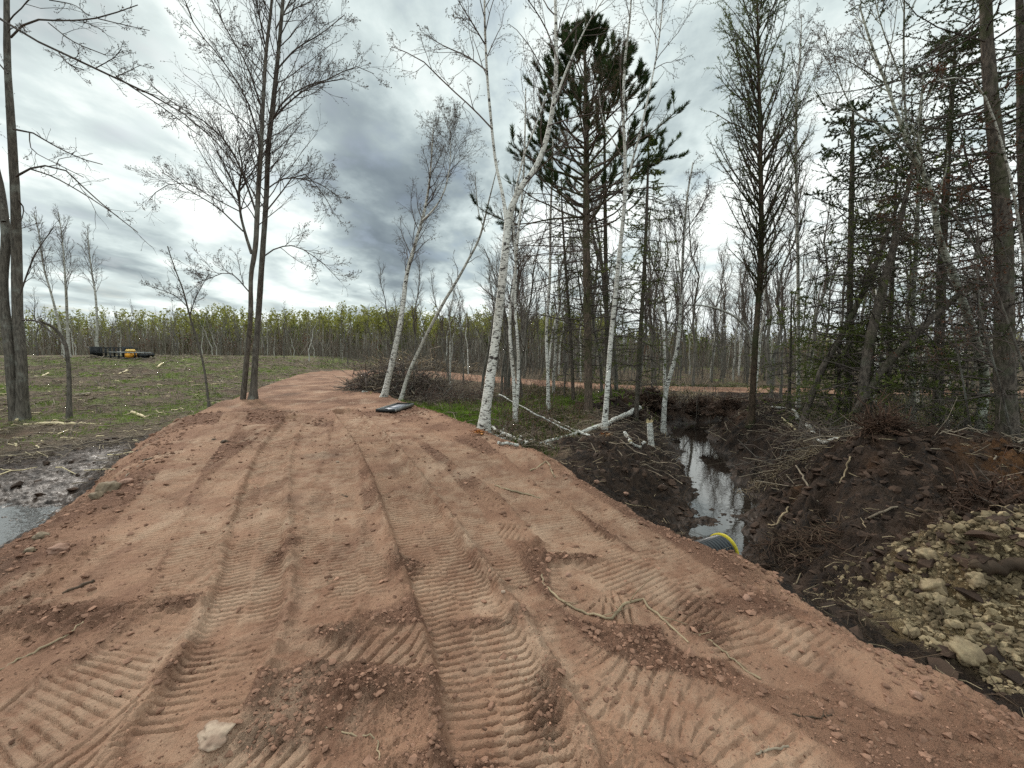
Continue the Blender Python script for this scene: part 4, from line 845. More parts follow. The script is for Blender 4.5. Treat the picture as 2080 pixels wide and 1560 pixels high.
# --- red pine
def pine():
    r_=np.random.default_rng(71); D0=13.4
    p,r=trunkline([(1195,850,26),(1195,780,23),(1193,640,22),(1191,500,21),(1191,400,19),(1191,300,16),(1190,200,12),(1188,120,8),(1187,60,4)],D0,71,.05)
    e=empty('red_pine',p[0]+np.array([0,0,.08]),'tall red pine with tufted dark needles, standing out above the birches','pine')
    g=Geo(); tubes(g,p,flare(p,r,.25,.4),14,0,lump=.03,seed=5); g.build('trunk',M['pine'],e); P,Rd=padN([(p,r)],40); g=Geo()
    n=78; L=lambda t:np.interp(t,[.45,.55,.66,.76,.86,.93,1],[2.3,2.3,2.1,1.65,1.2,.75,.22])
    Q,q,t1=kids(r_,P,Rd,n,.50,1,1.25,.12,L,9,.07,.055,.42,.010,.35,flat=.3,rmax=.035)
    # the long upswept bough to the right and a long drooping one
    H1,h1=trunkline([(1196,345,8),(1240,325,7),(1290,290,6),(1330,265,5),(1378,222,4)],D0,73,.2,10,False); H2,h2=trunkline([(1196,400,8),(1270,345,6),(1330,330,5),(1365,290,4)],D0,74,.25,10,False); H3,h3=trunkline([(1188,440,9),(1120,445,7),(1050,455,5),(985,430,4)],D0,75,.2,10,False)
    Q=np.concatenate([Q,H1[None],H2[None],H3[None]]); q=np.concatenate([q,h1[None],h2[None],h3[None]]); t1=np.concatenate([t1,[.8,.75,.75]]); tubes(g,Q,q,5,0)
    L1=np.linalg.norm(Q[:,-1]-Q[:,0],axis=1); Q2,q2,t2=kids(r_,Q,q,6,.45,1,.6,.2,lambda t:np.repeat(L1,6)*.26*(1.2-.5*t)+.08,6,.10,.10,.6,.007,.6); tubes(g,Q2,q2,4,0)
    tt=np.repeat(t1,6); 
    # bare dead lower boughs
    Qd,qd,_=kids(r_,P,Rd,46,.16,.60,1.45,.15,lambda t:np.interp(t,[.1,.3,.45,.6],[1.0,2.4,2.9,2.0]),8,.07,-.02,.35,.007,.3,flat=.3,rmax=.02); tubes(g,Qd,qd,4,1)
    Ld=np.linalg.norm(Qd[:,-1]-Qd[:,0],axis=1); Qe,qe,_=kids(r_,Qd,qd,9,.2,1,.8,.25,lambda t:np.repeat(Ld,9)*.25*(1.1-.5*t),5,.14,-.02,.6,.0035,.5); tubes(g,Qe,qe,3,1)
    g.build('branches',[M['pine'],M['twig']],e)
    # needle tufts: thick brushes at the shoot ends
    g=Geo(); tips=np.concatenate([Q[:,-1],Q2[:,-1],Q2[:,-1],Q[:,-2]]); dr=np.concatenate([Q[:,-1]-Q[:,-2],Q2[:,-1]-Q2[:,-2],Q2[:,-1]-Q2[:,-2],Q[:,-1]-Q[:,-3]]); tip_t=np.concatenate([t1,tt,tt,t1])
    k=r_.random(len(tips))<np.interp(tip_t,[.5,.62,.72],[.45,.8,1]); tips,dr=tips[k],norm(dr[k]); tips[len(tips)//2:]-=dr[len(tips)//2:]*.10*r_.random((len(tips)-len(tips)//2,1))
    m=76; b=np.repeat(np.arange(len(tips)),m); s=r_.random(len(b))*.30; pos=tips[b]-dr[b]*(s[:,None]-.05); sd_=norm(r_.normal(size=(len(b),3))); dv=dr[b]*.85+sd_*.62+np.array([0,0,.15])
    leaves(g,pos,dv,.11+.06*r_.random(len(b)),.0055,0); g.build('needles',M['needle'],e)
pine()
# --- spruces
def spruce(label,pts,Dp,seed,n1=80,t0=.12,t1=1,L=((0,1.4),(.5,1.3),(1,.2)),dens=((0,.1),(.5,.6),(1,1)),droop=.03,dark=False,n2=9,nn=9,nl=.034,ang=1.5,mat='spruce',name='spruce_tree',group=None,twigs=1,base=True,dead=False,cat='spruce'):
    r_=np.random.default_rng(seed); p,r=trunkline(pts,Dp,seed,.06,base=base)
    e=empty(name,p[0]+np.array([0,0,.08]),label,cat,group)
    g=Geo(); tubes(g,p,flare(p,r,.25,.3) if base else r,12,0,lump=.035,seed=seed); g.build('trunk',M[mat],e); P,Rd=padN([(p,r)],36); g=Geo()
    lx,ly=zip(*L); dx,dy=zip(*dens)
    Q,q,t=kids(r_,P,Rd,n1,t0,t1,ang,.12,lambda t:np.interp(t,lx,ly),8,.07,-droop,.35,.006,.3,flat=.2,rmax=.016); 
    Q[:,5:,2]+=np.array([.02,.06,.12,.2])[None,:Q.shape[1]-5]*np.linalg.norm(Q[:,-1]-Q[:,0],axis=1)[:,None]*.5
    tubes(g,Q,q,4,0); L1=np.linalg.norm(Q[:,-1]-Q[:,0],axis=1)
    Q2,q2,_=kids(r_,Q,q,n2,.12,1,.95,.2,lambda u:np.repeat(L1,n2)*.36*(1.1-.55*u)+.03,5,.10,-.04,.6,.0032,.5,flat=.55); tubes(g,Q2,q2,3,0)
    g.build('branches',[M['twig']],e)
    if not dead:
        g=Geo(); S=np.concatenate([Q2,np.repeat(Q[:,::2][:,:5],1,0)[:,:5] if False else Q2]) ; pr=np.interp(np.repeat(t,n2),dx,dy); keep=r_.random(len(Q2))<pr
        pp,d=along(r_,Q2[keep],nn*4,.1,1.02); sd_=norm(r_.normal(size=pp.shape)); leaves(g,pp,d*.9+sd_*.7,1.35*nl*(.7+.6*r_.random(len(pp))),.0085,0)
        k1=r_.random(len(Q))<np.interp(t,dx,dy); pp,d=along(r_,Q[k1],nn*5,.35,1.02); leaves(g,pp,d*.8+.7*norm(r_.normal(size=pp.shape)),nl*1.3,.0085,0)
        g.build('needles',M['needle_spd' if dark else 'needle_sp'],e)
    return e
spruce('slim spruce close behind the right side of the red pine',[(1238,835,15),(1233,700,13),(1231,560,12),(1229,420,10),(1228,300,7),(1227,215,3)],14.6,81,n1=70,L=((0,1.0),(.4,1.1),(.8,.75),(1,.2)),dens=((0,.35),(.5,.5),(.8,.9),(1,1)),nn=8)
spruce('thin dark spruce with drooping sparse boughs right of the straight white birch',[(1292,830,14),(1300,700,13),(1308,560,11),(1313,450,9),(1316,350,6),(1318,270,3)],13.6,83,n1=75,L=((0,.9),(.3,1.2),(.6,1.0),(1,.15)),dens=((0,.3),(.3,.5),(.8,.8),(1,.9)),nn=8)
spruce('broken topped spruce pole left of the pine with low green boughs',[(1165,830,11),(1160,700,10),(1150,560,8),(1142,430,5),(1140,360,2)],15.5,85,n1=60,L=((0,1.1),(.5,.9),(1,.2)),dens=((0,.6),(.4,.6),(1,.4)),nn=8)
spruce('spruce with a bushy left side standing between the larch and the bending birch',[(1722,900,20),(1722,800,18),(1726,640,16),(1728,500,15),(1730,380,13),(1732,280,9),(1733,205,4)],10.6,87,n1=95,L=((0,1.1),(.45,1.3),(.75,1.15),(1,.25)),dens=((0,.25),(.35,.15),(.6,.5),(.75,.95),(1,1)),nn=9,dark=True,n2=11)
spruce('large dark spruce whose thick trunk runs up the right side of the photo',[(2048,935,66),(2046,860,50),(2040,740,47),(2040,600,44),(2036,450,41),(2026,330,36),(2014,200,32),(2006,100,28),(2002,0,26),(1996,-150,18),(1990,-330,6)],7.0,89,n1=90,t0=.1,t1=.98,L=((0,1.2),(.4,1.7),(.7,1.9),(1,.9)),dens=((0,.05),(.35,.12),(.5,.5),(.8,.8),(1,1)),nn=8,dark=True,n2=11,droop=.0)
spruce('spruce at the right edge standing behind the thick trunked one',[(2105,900,40),(2100,700,36),(2090,500,32),(2080,350,28),(2075,150,22),(2070,-50,14),(2068,-200,4)],8.2,91,n1=64,L=((0,1.6),(.4,1.7),(.8,1.6),(1,.4)),dens=((0,.4),(.4,.5),(.7,.9),(1,1)),nn=8,dark=True,n2=10)
spruce('dense dark spruce behind the bending birch, its top full of boughs',[(1905,880,28),(1908,700,24),(1915,500,20),(1925,330,15),(1935,180,10),(1942,60,4)],9.8,93,n1=125,L=((0,1.3),(.4,1.5),(.75,1.35),(1,.3)),dens=((0,.3),(.45,.35),(.6,.9),(1,1)),nn=10,dark=True,n2=12)
spruce('younger spruce filling the gap between the bushy spruce and the pale birch pole',[(1800,880,18),(1806,720,15),(1812,560,12),(1818,430,8),(1822,330,3)],11.6,95,n1=60,L=((0,1.3),(.5,1.1),(1,.2)),dens=((0,.5),(.5,.55),(1,.8)),nn=8,n2=9)
spruce('lowest and greenest spruce boughs sweeping left over the spoil bank',[(1765,925,16),(1768,820,13),(1772,720,10),(1776,640,5)],9.4,97,n1=42,t0=.1,L=((0,1.6),(.6,1.3),(1,.4)),dens=((0,.9),(1,.8)),nn=9,n2=10)
spruce('low green spruce sapling in the tangle behind the bank at the right',[(1960,930,12),(1962,850,9),(1965,780,6),(1966,730,3)],8.0,99,n1=26,t0=.05,L=((0,1.0),(1,.25)),dens=((0,.7),(1,.9)),nn=7,n2=8)
for i,(px,Dp,yt,lb) in enumerate([(1600,11.8,590,'small drooping green spruce behind the larch foot, right of the stream head'),(1700,10.0,660,'bushy low spruce behind the fallen white log on the right bank'),(1900,8.8,720,'bushy low green spruce in the tangle between the pale pole and the thick trunk')]):
    spruce(lb,[(px,900,13),(px+3,800,10),(px+6,700,7),(px+8,yt,3)],Dp,300+i,n1=40,t0=.04,L=((0,1.0),(.5,.9),(1,.3)),dens=((0,.7),(1,.7)),nn=6,n2=8,droop=.05)
spruce('dead spruce leaning right from the ditch bank with a split pale foot',[(1628,868,20),(1645,815,18),(1672,745,17),(1705,690,16),(1745,610,15),(1775,545,13),(1800,480,10),(1830,400,5)],9.9,101,n1=45,t0=.3,L=((0,.8),(.6,1.1),(1,.4)),dens=((0,0),(.5,.15),(1,.3)),nn=6,n2=6)
spruce('dead spruce trunk leaning steeply to the right across the pale birch',[(1735,840,30),(1790,755,28),(1850,690,27),(1905,635,24),(1960,590,20),(2010,555,14)],8.8,103,n1=40,t0=.15,L=((0,1.0),(1,.8)),dens=((0,.2),(1,.05)),nn=6,n2=6,dead=True,base=False)
spruce('dark spruce leaning right with drooping green boughs in front of the bushy spruce',[(1745,920,28),(1752,800,26),(1768,690,25),(1790,600,23),(1815,500,18),(1840,400,12),(1858,320,5)],8.9,105,n1=46,t0=.12,L=((0,1.3),(.5,1.3),(1,.5)),dens=((0,.6),(.5,.5),(1,.4)),nn=8,n2=9)
for i,(pts,Dp,lb) in enumerate([([(2150,960,9),(2085,760,7),(2010,560,6),(1930,430,5),(1850,390,3)],6.2,'thin bare shrub arching in from the right edge in front of the thick trunk'),
    ([(2140,900,9),(2090,600,8),(2050,350,6),(1985,170,5),(1900,165,3)],6.6,'white barked sapling bough reaching in from the right edge high up'),
    ([(1985,960,6),(1960,800,5),(1925,620,4),(1870,450,3),(1800,330,2)],7.4,'reddish budding shrub stem rising beside the bending birch'),
    ([(2060,960,7),(2035,800,6),(1990,620,5),(1985,450,4),(1960,300,3)],6.8,'reddish budding shrub stem rising before the thick trunked spruce')]):
    bare_tree('shrub',lb,'shrub',[pts],Dp,M['birch_grey' if i==1 else 'maple'],120+i,None,dict(n1=12,t0=.25,len1=1.0,n2=4,n3=4,ex=4,exl=.022,exw=.008,rmin=.003,up=.0,wob=.14),(),'twig_red','brownleaf',sides=6)
# ------------------------------------------------------------------ the wood behind: one prototype of each kind, then object copies
def proto_bare(name,h,r,mat,seed,n1=16,t0=.3,len1=1.2,ang=.6,n2=4,n3=2,lean=.3,tw='twig_grey',ex=0,exm='bud'):
    r_=np.random.default_rng(seed); t=np.linspace(0,1,9); p=np.stack([lean*t*t*r_.normal()+.04*r_.normal(size=9)*t*3,lean*t*t*r_.normal()+.04*r_.normal(size=9)*t*3,t*h-.15],-1); rr=r*(1-.85*t)+.004
    e=bpy.data.objects.new(name,None); col.objects.link(e); g=Geo(); tubes(g,p,rr,7,0,lump=.03,seed=seed); a=g.build('trunk',mat,e)
    P,Rd=padN([(p,rr)],14); g=Geo(); Q,q,_=kids(r_,P,Rd,n1,t0,1,ang,.15,lambda t:len1*(1.1-.7*t),6,.10,.06,.5,.006,.3); tubes(g,Q,q,4,1)
    L=np.linalg.norm(Q[:,-1]-Q[:,0],axis=1); Q2,q2,_=kids(r_,Q,q,n2,.2,1,.6,.2,lambda t:np.repeat(L,n2)*.4*(1.1-.5*t),4,.12,.04,.6,.005,.4); tubes(g,Q2,q2,3,1)
    L=np.linalg.norm(Q2[:,-1]-Q2[:,0],axis=1)
    if n3: Q3,q3,_=kids(r_,Q2,q2,n3,.2,1,.6,.2,lambda t:np.repeat(L,n3)*.5+.05,3,.12,.02,.6,.0045,.5); tubes(g,Q3,q3,3,1); Q2=Q3
    if ex: pp,d=along(r_,Q2,ex,.2,1.05); leaves(g,pp,r_.normal(size=pp.shape),.045,.018,2)
    g.build('crown',[mat,M[tw],M[exm]],e); return e
def place(protos,spots,labels,cat,group,seed,used=set()):
    r_=random.Random(seed)
    for i,(x,y,s) in enumerate(spots):
        pr=protos[i%len(protos)]
        if pr.name in used:
            o=pr.copy(); col.objects.link(o)
            for ch in pr.children: c=ch.copy(); col.objects.link(c); c.parent=o
        else: used.add(pr.name); o=pr
        o.location=(x,y,Hs(x,y)); o.rotation_euler=(r_.gauss(0,.04),r_.gauss(0,.05),r_.random()*6.28); o.scale=(s,s,s)
        tag(o,labels,cat,group)
def scatter(n,seed,px0,px1,d0,d1,s0,s1,mind=.55,cl=True,pw=1.0):
    r_=np.random.default_rng(seed); out=[]; k=0
    while len(out)<n and k<8000:
        k+=1; D_=d0+(d1-d0)*r_.random()**pw; px=px0+(px1-px0)*r_.random(); x=(px-1040)/900*D_
        T=terrain(np.array([x]),np.array([D_]),False)
        if T['sd'][0]<.8 or T['e'][0]<.9: continue
        if any((x-a)**2+(D_-b)**2<mind**2 for a,b,_ in out): continue
        out.append((x,D_,s0+(s1-s0)*r_.random()))
    return out
pb=[proto_bare('bare_tree',6.6,.055,M['aspen'],201,26,.28,1.5,.5,5,2),proto_bare('bare_tree',5.8,.04,M['maple'],202,22,.3,1.3,.55,5,2,tw='twig'),proto_bare('bare_tree',7.2,.06,M['aspen'],203,26,.4,1.5,.45,5,2,tw='twig_red')]
place(pb,scatter(150,5,985,2070,15.5,44,.8,1.55,pw=.85),'slim leafless grey tree in the wood between the ditch and the far clay track','tree','leafless trees in the wood',5)
place(pb,scatter(34,6,790,1060,16.5,44,.7,1.0,.8),'thin leafless tree growing around and behind the brush pile','tree','leafless trees around the brush pile',6)
pbi=[proto_bare('birch_tree',7.0,.06,M['birch'],211,22,.4,1.3,.5,5,2,tw='twig_red'),proto_bare('birch_tree',6.0,.05,M['birch_grey'],212,18,.4,1.2,.5,5,2,.6,tw='twig_red')]
place(pbi,scatter(34,7,900,2070,15.5,42,.8,1.45,1.2),'slim white stemmed birch in the wood between the ditch and the far clay track','birch tree','slim birches in the wood',7)
pg=[proto_bare('bare_tree',4.6,.035,M['aspen'],221,20,.35,1.2,.5,5,0,ex=2,exm='newleaf'),proto_bare('bare_tree',3.9,.03,M['aspen'],222,18,.3,1.2,.6,5,0,ex=1,exm='brownleaf')]
place(pg,scatter(34,8,740,1500,26,46,.8,1.25,1.0),'small tree just coming into yellow green leaf behind the far clay track','tree','small leafing trees beyond the far track',8)
ps=[proto_bare('bare_tree',4.2,.05,M['birch_grey'],231,16,.3,1.5,.8,5,2,.7),proto_bare('bare_tree',5.0,.06,M['aspen'],232,18,.35,1.5,.6,5,2,.5)]
place(ps,scatter(26,9,-20,760,38,48,.6,1.1,2.0),'pale scraggy leafless tree at the front of the far wood beyond the cleared field','tree','pale scraggy trees before the far wood',9)
# ------------------------------------------------------------------ fallen timber, snags, sticks
def stick(name,label,cat,pts,mat,seed=0,lift=0,group=None,sides=7,kink=.01,twigs=0,parent=None,endmat=None):
    """pts: photo pixels (x,y,width px[,height above ground m]) found on the ground"""
    r_=np.random.default_rng(seed+500); q=[];r=[]
    for p in pts:
        h=hit(p[0],p[1]); rr=p[2]*h[1]/FPX/2; q.append([h[0],h[1],h[2]+rr*.6+lift+(p[3] if len(p)>3 else 0)]); r.append(rr)
    a=resample(np.hstack([q,np.array(r)[:,None]]),max(6,len(pts)*4)); P=a[:,:3].copy(); P[1:-1]+=kink*r_.normal(size=(len(P)-2,3)); Rd=a[:,3]*(1+.06*r_.normal(size=len(P)))
    g=Geo(); tubes(g,P,Rd,sides,0,cap=1 if endmat else True,lump=.04,seed=seed)
    if twigs: Q,qq,_=kids(r_,P[None],Rd[None],twigs,.2,.95,.8,.2,lambda t:.16*float(np.linalg.norm(P[-1]-P[0]))*(.5+r_.random()),5,.12,0,.5,.003,.4); tubes(g,Q,qq,4,0)
    o=g.build(name,[mat]+([endmat] if endmat else [])); return tag(o,label,cat,group)
BW=M['birch']; DW=M['deadwood']; PS=M['palestick']; SW=M['wood']
stick('fallen_log','white birch log running from the root plate down behind the straight birch','log',[(1298,846,11,.12),(1270,859,10,.08),(1243,864,9,.05),(1208,875,9,.02),(1175,884,8,.02),(1135,895,7,.02),(1089,907,6,.02)],BW,1,0,None,10,.012,0,None,SW)
stick('fallen_log','white birch pole lying at the foot of the largest birch, pointing to the ditch','log',[(996,870,6,.05),(1027,888,7,.03),(1073,905,6,.03)],BW,2)
stick('fallen_log','short white birch piece half buried at the road crest below the largest birch','log',[(1012,905,7,.03),(1052,911,7,.03)],BW,3)
stick('leaning_pole','thin pale pole slanting down across the slim split birch to the ground','pole',[(1014,846,3,.62),(1068,860,3,.40),(1148,880,3.5,.08),(1178,892,3,.0)],BW,4,0,None,6,.01)
stick('fallen_log','short white stick of birch just left of the straight birch foot','log',[(1116,856,4,.05),(1159,874,5,.02),(1199,892,5,.02)],BW,5)
stick('fallen_log','long thin white log lying on the ground in front of the brush pile','log',[(736,798,4),(797,806,4),(850,807,4),(910,809,4),(966,815,3)],BW,6)
stick('fallen_log','white birch log lying at the foot of the leaning dead spruce','log',[(1638,877,9,.04),(1665,902,10,.02),(1705,915,8,.0)],BW,7,0,None,10,.01,0,None,SW)
stick('fallen_log','bent white birch bough lying behind the larch foot','log',[(1566,838,5,.05),(1612,842,6,.05),(1620,861,6)],BW,8)
stick('fallen_branch','splintered yellow branch lying beside the leaning dead spruce','branch',[(1587,860,3,.02),(1602,867,5,.04),(1614,882,4)],SW,9)
stick('birch_stump','short lying birch piece left of the upright snag on the peat','log',[(1269,894,9,.04),(1280,913,9,.02)],BW,10,0,None,9,.004,0,None,SW)
stick('birch_stump','curved white birch chunk lying at the base of the short lying piece','log',[(1281,915,7,.02),(1296,917,6,.02),(1309,912,7,.02)],BW,11)
def snag():
    h=hit(1323,912); g=Geo(); z=np.linspace(0,1,9); H_=.66; P=np.stack([h[0]-.06*z,h[1]+0*z,h[2]-.05+H_*z],-1); r=.075*(1+.35*np.exp(-z*9))*(1-.12*z)
    e=empty('birch_snag',h,'short upright broken birch snag standing on the dark peat left of the stream','snag'); tubes(g,P,r,12,0,lump=.06,seed=8); g.build('trunk',BW,e)
    g=Geo(); r_=np.random.default_rng(3); a=r_.random(26)*6.28; rr=.06*r_.random(26)**.5; B=P[-1]+np.stack([rr*np.cos(a),rr*np.sin(a),-.02+0*a],-1); leaves(g,B,np.stack([.3*np.cos(a),.3*np.sin(a),1+0*a],-1),.05+.06*r_.random(26),.014,0); lumps(g,r_,P[-1][None]+np.array([[0,0,-.01]]),np.array([.066]),1,.4,.1)
    g.build('broken_top',SW,e)
snag()
for i,(lb,pts,mt,tw) in enumerate([
 ('long grey branch lying across the crest of the spoil heap',[(1668,1076,3),(1712,1064,4),(1760,1058,5),(1822,1056,4)],DW,3),
 ('thick muddy root end lying on the spoil heap right of the long grey branch',[(1860,1056,8),(1895,1058,8),(1932,1064,7)],M['root'],0),
 ('dark forked stick standing slanted on the left side of the spoil heap',[(1615,978,3,.18),(1634,1010,4,.08),(1659,1044,5,.0)],DW,3),
 ('short pale stick poking up from the dark bank below the bushy spruce',[(1703,1001,4,.0),(1714,985,3,.08),(1724,975,3,.14)],PS,0),
 ('muddy stick standing nearly upright in the middle of the spoil heap',[(1904,1084,7,.06),(1907,1110,6,.04),(1900,1156,7,.0)],M['root'],2),
 ('dark waterlogged log half buried behind the tan subsoil at the right edge',[(1945,1205,20),(2000,1212,26),(2085,1200,26)],M['root'],0),
 ('thin pale stick on the dark bank, right of the pipe mouth',[(1560,1075,3),(1578,1068,4),(1600,1058,4)],PS,0),
 ('twisted brown root lying over the near shoulder of the spoil heap',[(1600,1150,4),(1650,1130,4),(1700,1150,3),(1735,1140,3)],M['root'],3)]):
    stick('branch',lb,'branch',pts,mt,30+i,0,None,7,.012,tw)
for i,(lb,pts,mt) in enumerate([
 ('long pale split plank lying in the field below the forked maple',[(48,865,4),(100,862,7),(150,861,6),(212,863,2)],SW),
 ('short pale wood chunk just left of the long split plank',[(32,857,6),(52,851,8)],SW),
 ('thin pale slab lying close to the foot of the forked maple',[(44,843,4),(84,841,4)],SW),
 ('pale broken stick lying in the grass near the left road margin',[(268,840,6),(283,846,6),(295,851,4)],SW),
 ('sawn log piece with a dark side lying in the field right of the sapling',[(155,805,7),(183,803,7)],DW),
 ('long thin tan pole lying in the middle of the field',[(178,813,2.5),(220,806,3),(264,800,2.5)],PS),
 ('grey branch lying in the grass pointing to the road, upper of two',[(291,838,3),(320,832,4),(345,828,3)],DW),
 ('grey branch lying in the grass pointing to the road, lower of two',[(296,846,3),(340,838,3.5),(378,832,3)],DW),
 ('short pale log far back in the field below the orange tank',[(320,748,4,.02),(330,740,4,.05)],SW),
 ('pale log in the far field, left of the orange tank',[(242,762,4),(260,755,4)],SW),
 ('pale stick lying across the dark bog at the left',[(183,962,2.5),(220,960,3),(260,962,2)],PS),
 ('long thin rod leaning over the stones at the left road margin',[(255,972,2),(290,945,3),(323,922,2.5)],DW),
 ('thick dark branch lying in the bog shadow at far left',[(0,930,5),(60,925,6),(130,918,4)],DW),
 ('white root bit beside the far field stump',[(86,766,5),(98,760,4)],SW)]):
    stick('fallen_branch',lb,'branch',pts,mt,60+i,0,None,7,.01)
for i,(lb,pts,mt,tw) in enumerate([
 ('long kinked pale root lying across the right half of the dirt road',[(1101,1176,3),(1106,1196,4),(1157,1234,5),(1205,1252,5),(1243,1260,7),(1267,1234,6),(1305,1219,5),(1311,1232,5),(1351,1268,5),(1398,1310,4)],PS,6),
 ('thin pale root trailing down the road to the right of the kinked one',[(1380,1283,3),(1420,1298,4),(1465,1323,4),(1510,1358,4),(1545,1382,5)],PS,4),
 ('hooked pale twig at the bottom of the road near the middle',[(640,1478,3),(700,1492,4),(755,1503,4),(768,1512,4),(770,1560,3)],PS,2),
 ('small branching pale twig at the road crest left of the peat bank',[(1076,959,3),(1092,950,3),(1110,944,3),(1120,958,3),(1127,972,2)],PS,3),
 ('thin tan twig on the road halfway to the largest birch',[(1005,987,3),(1047,1001,4),(1098,1012,3)],PS,2),
 ('long pale wavy stick lying at the left edge of the road foreground',[(0,1364,4),(40,1340,4),(85,1323,5),(130,1305,4),(170,1277,3)],PS,0),
 ('small brown stick at the bottom right of the road',[(1536,1534,5),(1565,1530,5),(1602,1522,5)],DW,1),
 ('dark muddy stake pressed into the left side of the road',[(127,1206,5),(160,1194,8),(192,1182,7)],M['root'],0),
 ('small dark twig on the road centre',[(676,1003,3),(692,1005,4),(706,1010,3)],M['root'],2),
 ('brown twig cluster in the lower right of the road',[(1610,1452,4),(1650,1462,4),(1690,1458,3)],M['root'],4)]):
    stick('twig',lb,'twig',pts,mt,90+i,0,None,6,.004,tw)
# ------------------------------------------------------------------ stones
def stone(px,py,wpx,mat,label,seed,h=.6,asp=1.0,sink=.3,name='stone',cat='stone',group=None):
    p=hit(px,py+wpx*.25); s=wpx*p[1]/FPX/2; return rock(name,(p[0],p[1],p[2]+s*h*(1-sink)*.5),(s,s*asp,s*h),mat,label,cat,seed,group,rot=seed,amp=.48 if name=='clay_lump' else .35)
stone(437,1492,72,M['stone'],'pale rock set in the clay at the bottom left of the road, largest there',1,.35,1.2,.2)
for i,(x,y,w_,mt,lb) in enumerate([(222,990,42,'stonebr','largest muddy stone of the row at the left road margin'),(258,979,24,'stonered','stone just beyond the largest one at the left road margin'),(196,1009,26,'stonebr','stone just nearer than the largest one at the left road margin'),
 (84,1092,26,'stonebr','brown stone at the edge of the black bog at the left'),(118,1116,36,'stonered','flat reddish stone on the left slope above the black bog'),(60,1118,20,'stonebr','small stone near the left photo edge beside the bog'),(455,896,16,'root','dark round clod on the road near the twin maple'),
 (1517,1219,20,'stonered','smooth reddish stone on the road right of the pipe'),(1862,1410,24,'stonered','reddish stone at the lower right of the road'),(1271,1016,12,'stonered','stone on the road crest above the black mud bank'),(1212,992,12,'stonered','smaller stone on the road crest nearer the largest birch'),(1154,1168,14,'stonered','stone beside the torn clods in the middle of the road'),
 (686,938,7,'stone','tiny pale stone in the middle of the road, far up'),(1022,1215,10,'stone','small pale stone below the fan of bar marks'),(435,892,10,'root','small dark clod beside the dark round clod')]):
    stone(x,y,w_,M[mt],lb,10+i,.65)
for i,(x,y,w_,lb) in enumerate([(1898,1208,52,'large tan lump on top of the subsoil heap'),(1902,1243,34,'tan lump leaning against the large one on the subsoil heap'),(1955,1350,62,'broad tan lump lowest on the subsoil heap, close to the road'),(1880,1176,36,'tan lump at the very crest of the subsoil heap'),
 (1995,1290,50,'greyish tan lump right of the middle of the subsoil heap'),(1975,1228,40,'grey lump at the back of the subsoil heap'),(2040,1300,36,'grey lump near the right photo edge on the subsoil heap'),(1850,1290,30,'brownish lump on the left flank of the subsoil heap'),(1930,1300,26,'small tan lump between the broad one and the large one')]):
    stone(x,y,w_,M['tanlump'] if 'tanlump' in M else M.setdefault('tanlump',plain('tan clay lump',(.29,.22,.135),.95,.2,9,bump=1,bscale=24,spec=.1,c2=(.17,.125,.08))),lb,40+i,.75,.9,.25,'clay_lump','clay lump')
# ------------------------------------------------------------------ heaps of torn roots and branches
def heap(name,label,cx,cy,rx,ry,h,n,L,r,mats,seed,kind='stuff',up=.15,cat='brush'):
    r_=np.random.default_rng(seed); g=Geo(); a=r_.random(n)*6.28; q=r_.random(n)**.5; x=cx+rx*q*np.cos(a); y=cy+ry*q*np.sin(a); z=terrain(x,y,False)['z']+h*(1-q**2)*r_.random(n)**.6
    d=norm(np.stack([r_.normal(size=n),r_.normal(size=n),.45*r_.normal(size=n)+up],-1)); l=L*(.4+r_.random(n)); B=np.stack([x,y,z],-1)
    P=B[:,None]+d[:,None]*(np.linspace(-.5,.5,6)[None,:,None]*l[:,None,None]); P[:,1:-1]+=.05*l[:,None,None]*r_.normal(size=(n,4,3)); P[...,2]=np.maximum(P[...,2],terrain(P[...,0].ravel(),P[...,1].ravel(),False)['z'].reshape(P.shape[:2])+.01)
    Rd=(r*(.4+r_.random(n)**2))[:,None]*np.linspace(1,.4,6)[None]; m=r_.integers(0,len(mats),n)
    for k in range(len(mats)): tubes(g,P[m==k],Rd[m==k],5,k)
    o=g.build(name,mats); return tag(o,label,cat,kind=kind)
TW=[M['twig_red'],M['twig_grey'],M['deadwood'],M['twig_red']]
heap('brush_pile','high pile of cleared brush and branches beside the bend of the dirt road',-4.3,17.2,2.1,1.0,1.35,900,1.5,.016,TW,1)
heap('brush_pile','low row of cleared branches where the road bends in front of the far wood',-7.2,33.5,4.8,.8,.8,420,2.6,.03,[M['deadwood'],M['twig_grey'],M['palestick']],2)
heap('brush_pile','flat scatter of cut branches behind the long thin white log',-1.8,16.2,2.6,1.1,.35,360,1.4,.012,TW,3)
heap('brush_pile','tangle of branches on the ground behind the stream head',7.0,17.6,3.6,.8,.5,380,1.6,.014,[M['deadwood'],M['twig_grey'],M['palestick']],4)
heap('brush_pile','brush lying at the foot of the leaning spruces on the right bank',6.6,8.2,2.0,.8,.35,420,1.2,.009,TW,5)
heap('brush_pile','matted straw coloured roots on the bank left of the bushy spruce',4.9,7.9,.9,.4,.22,420,.5,.005,[M['palestick'],M['deadwood'],M['root']],6)
heap('brush_pile','torn dark roots piled on the bank beside the pipe mouth',3.4,5.1,.55,.45,.22,420,.4,.006,[M['root'],M['rootred']],7)
heap('brush_pile','white stemmed branch scraps under the largest birch',.25,8.7,.6,.4,.12,90,.5,.012,[M['birch'],M['deadwood'],M['root']],8)
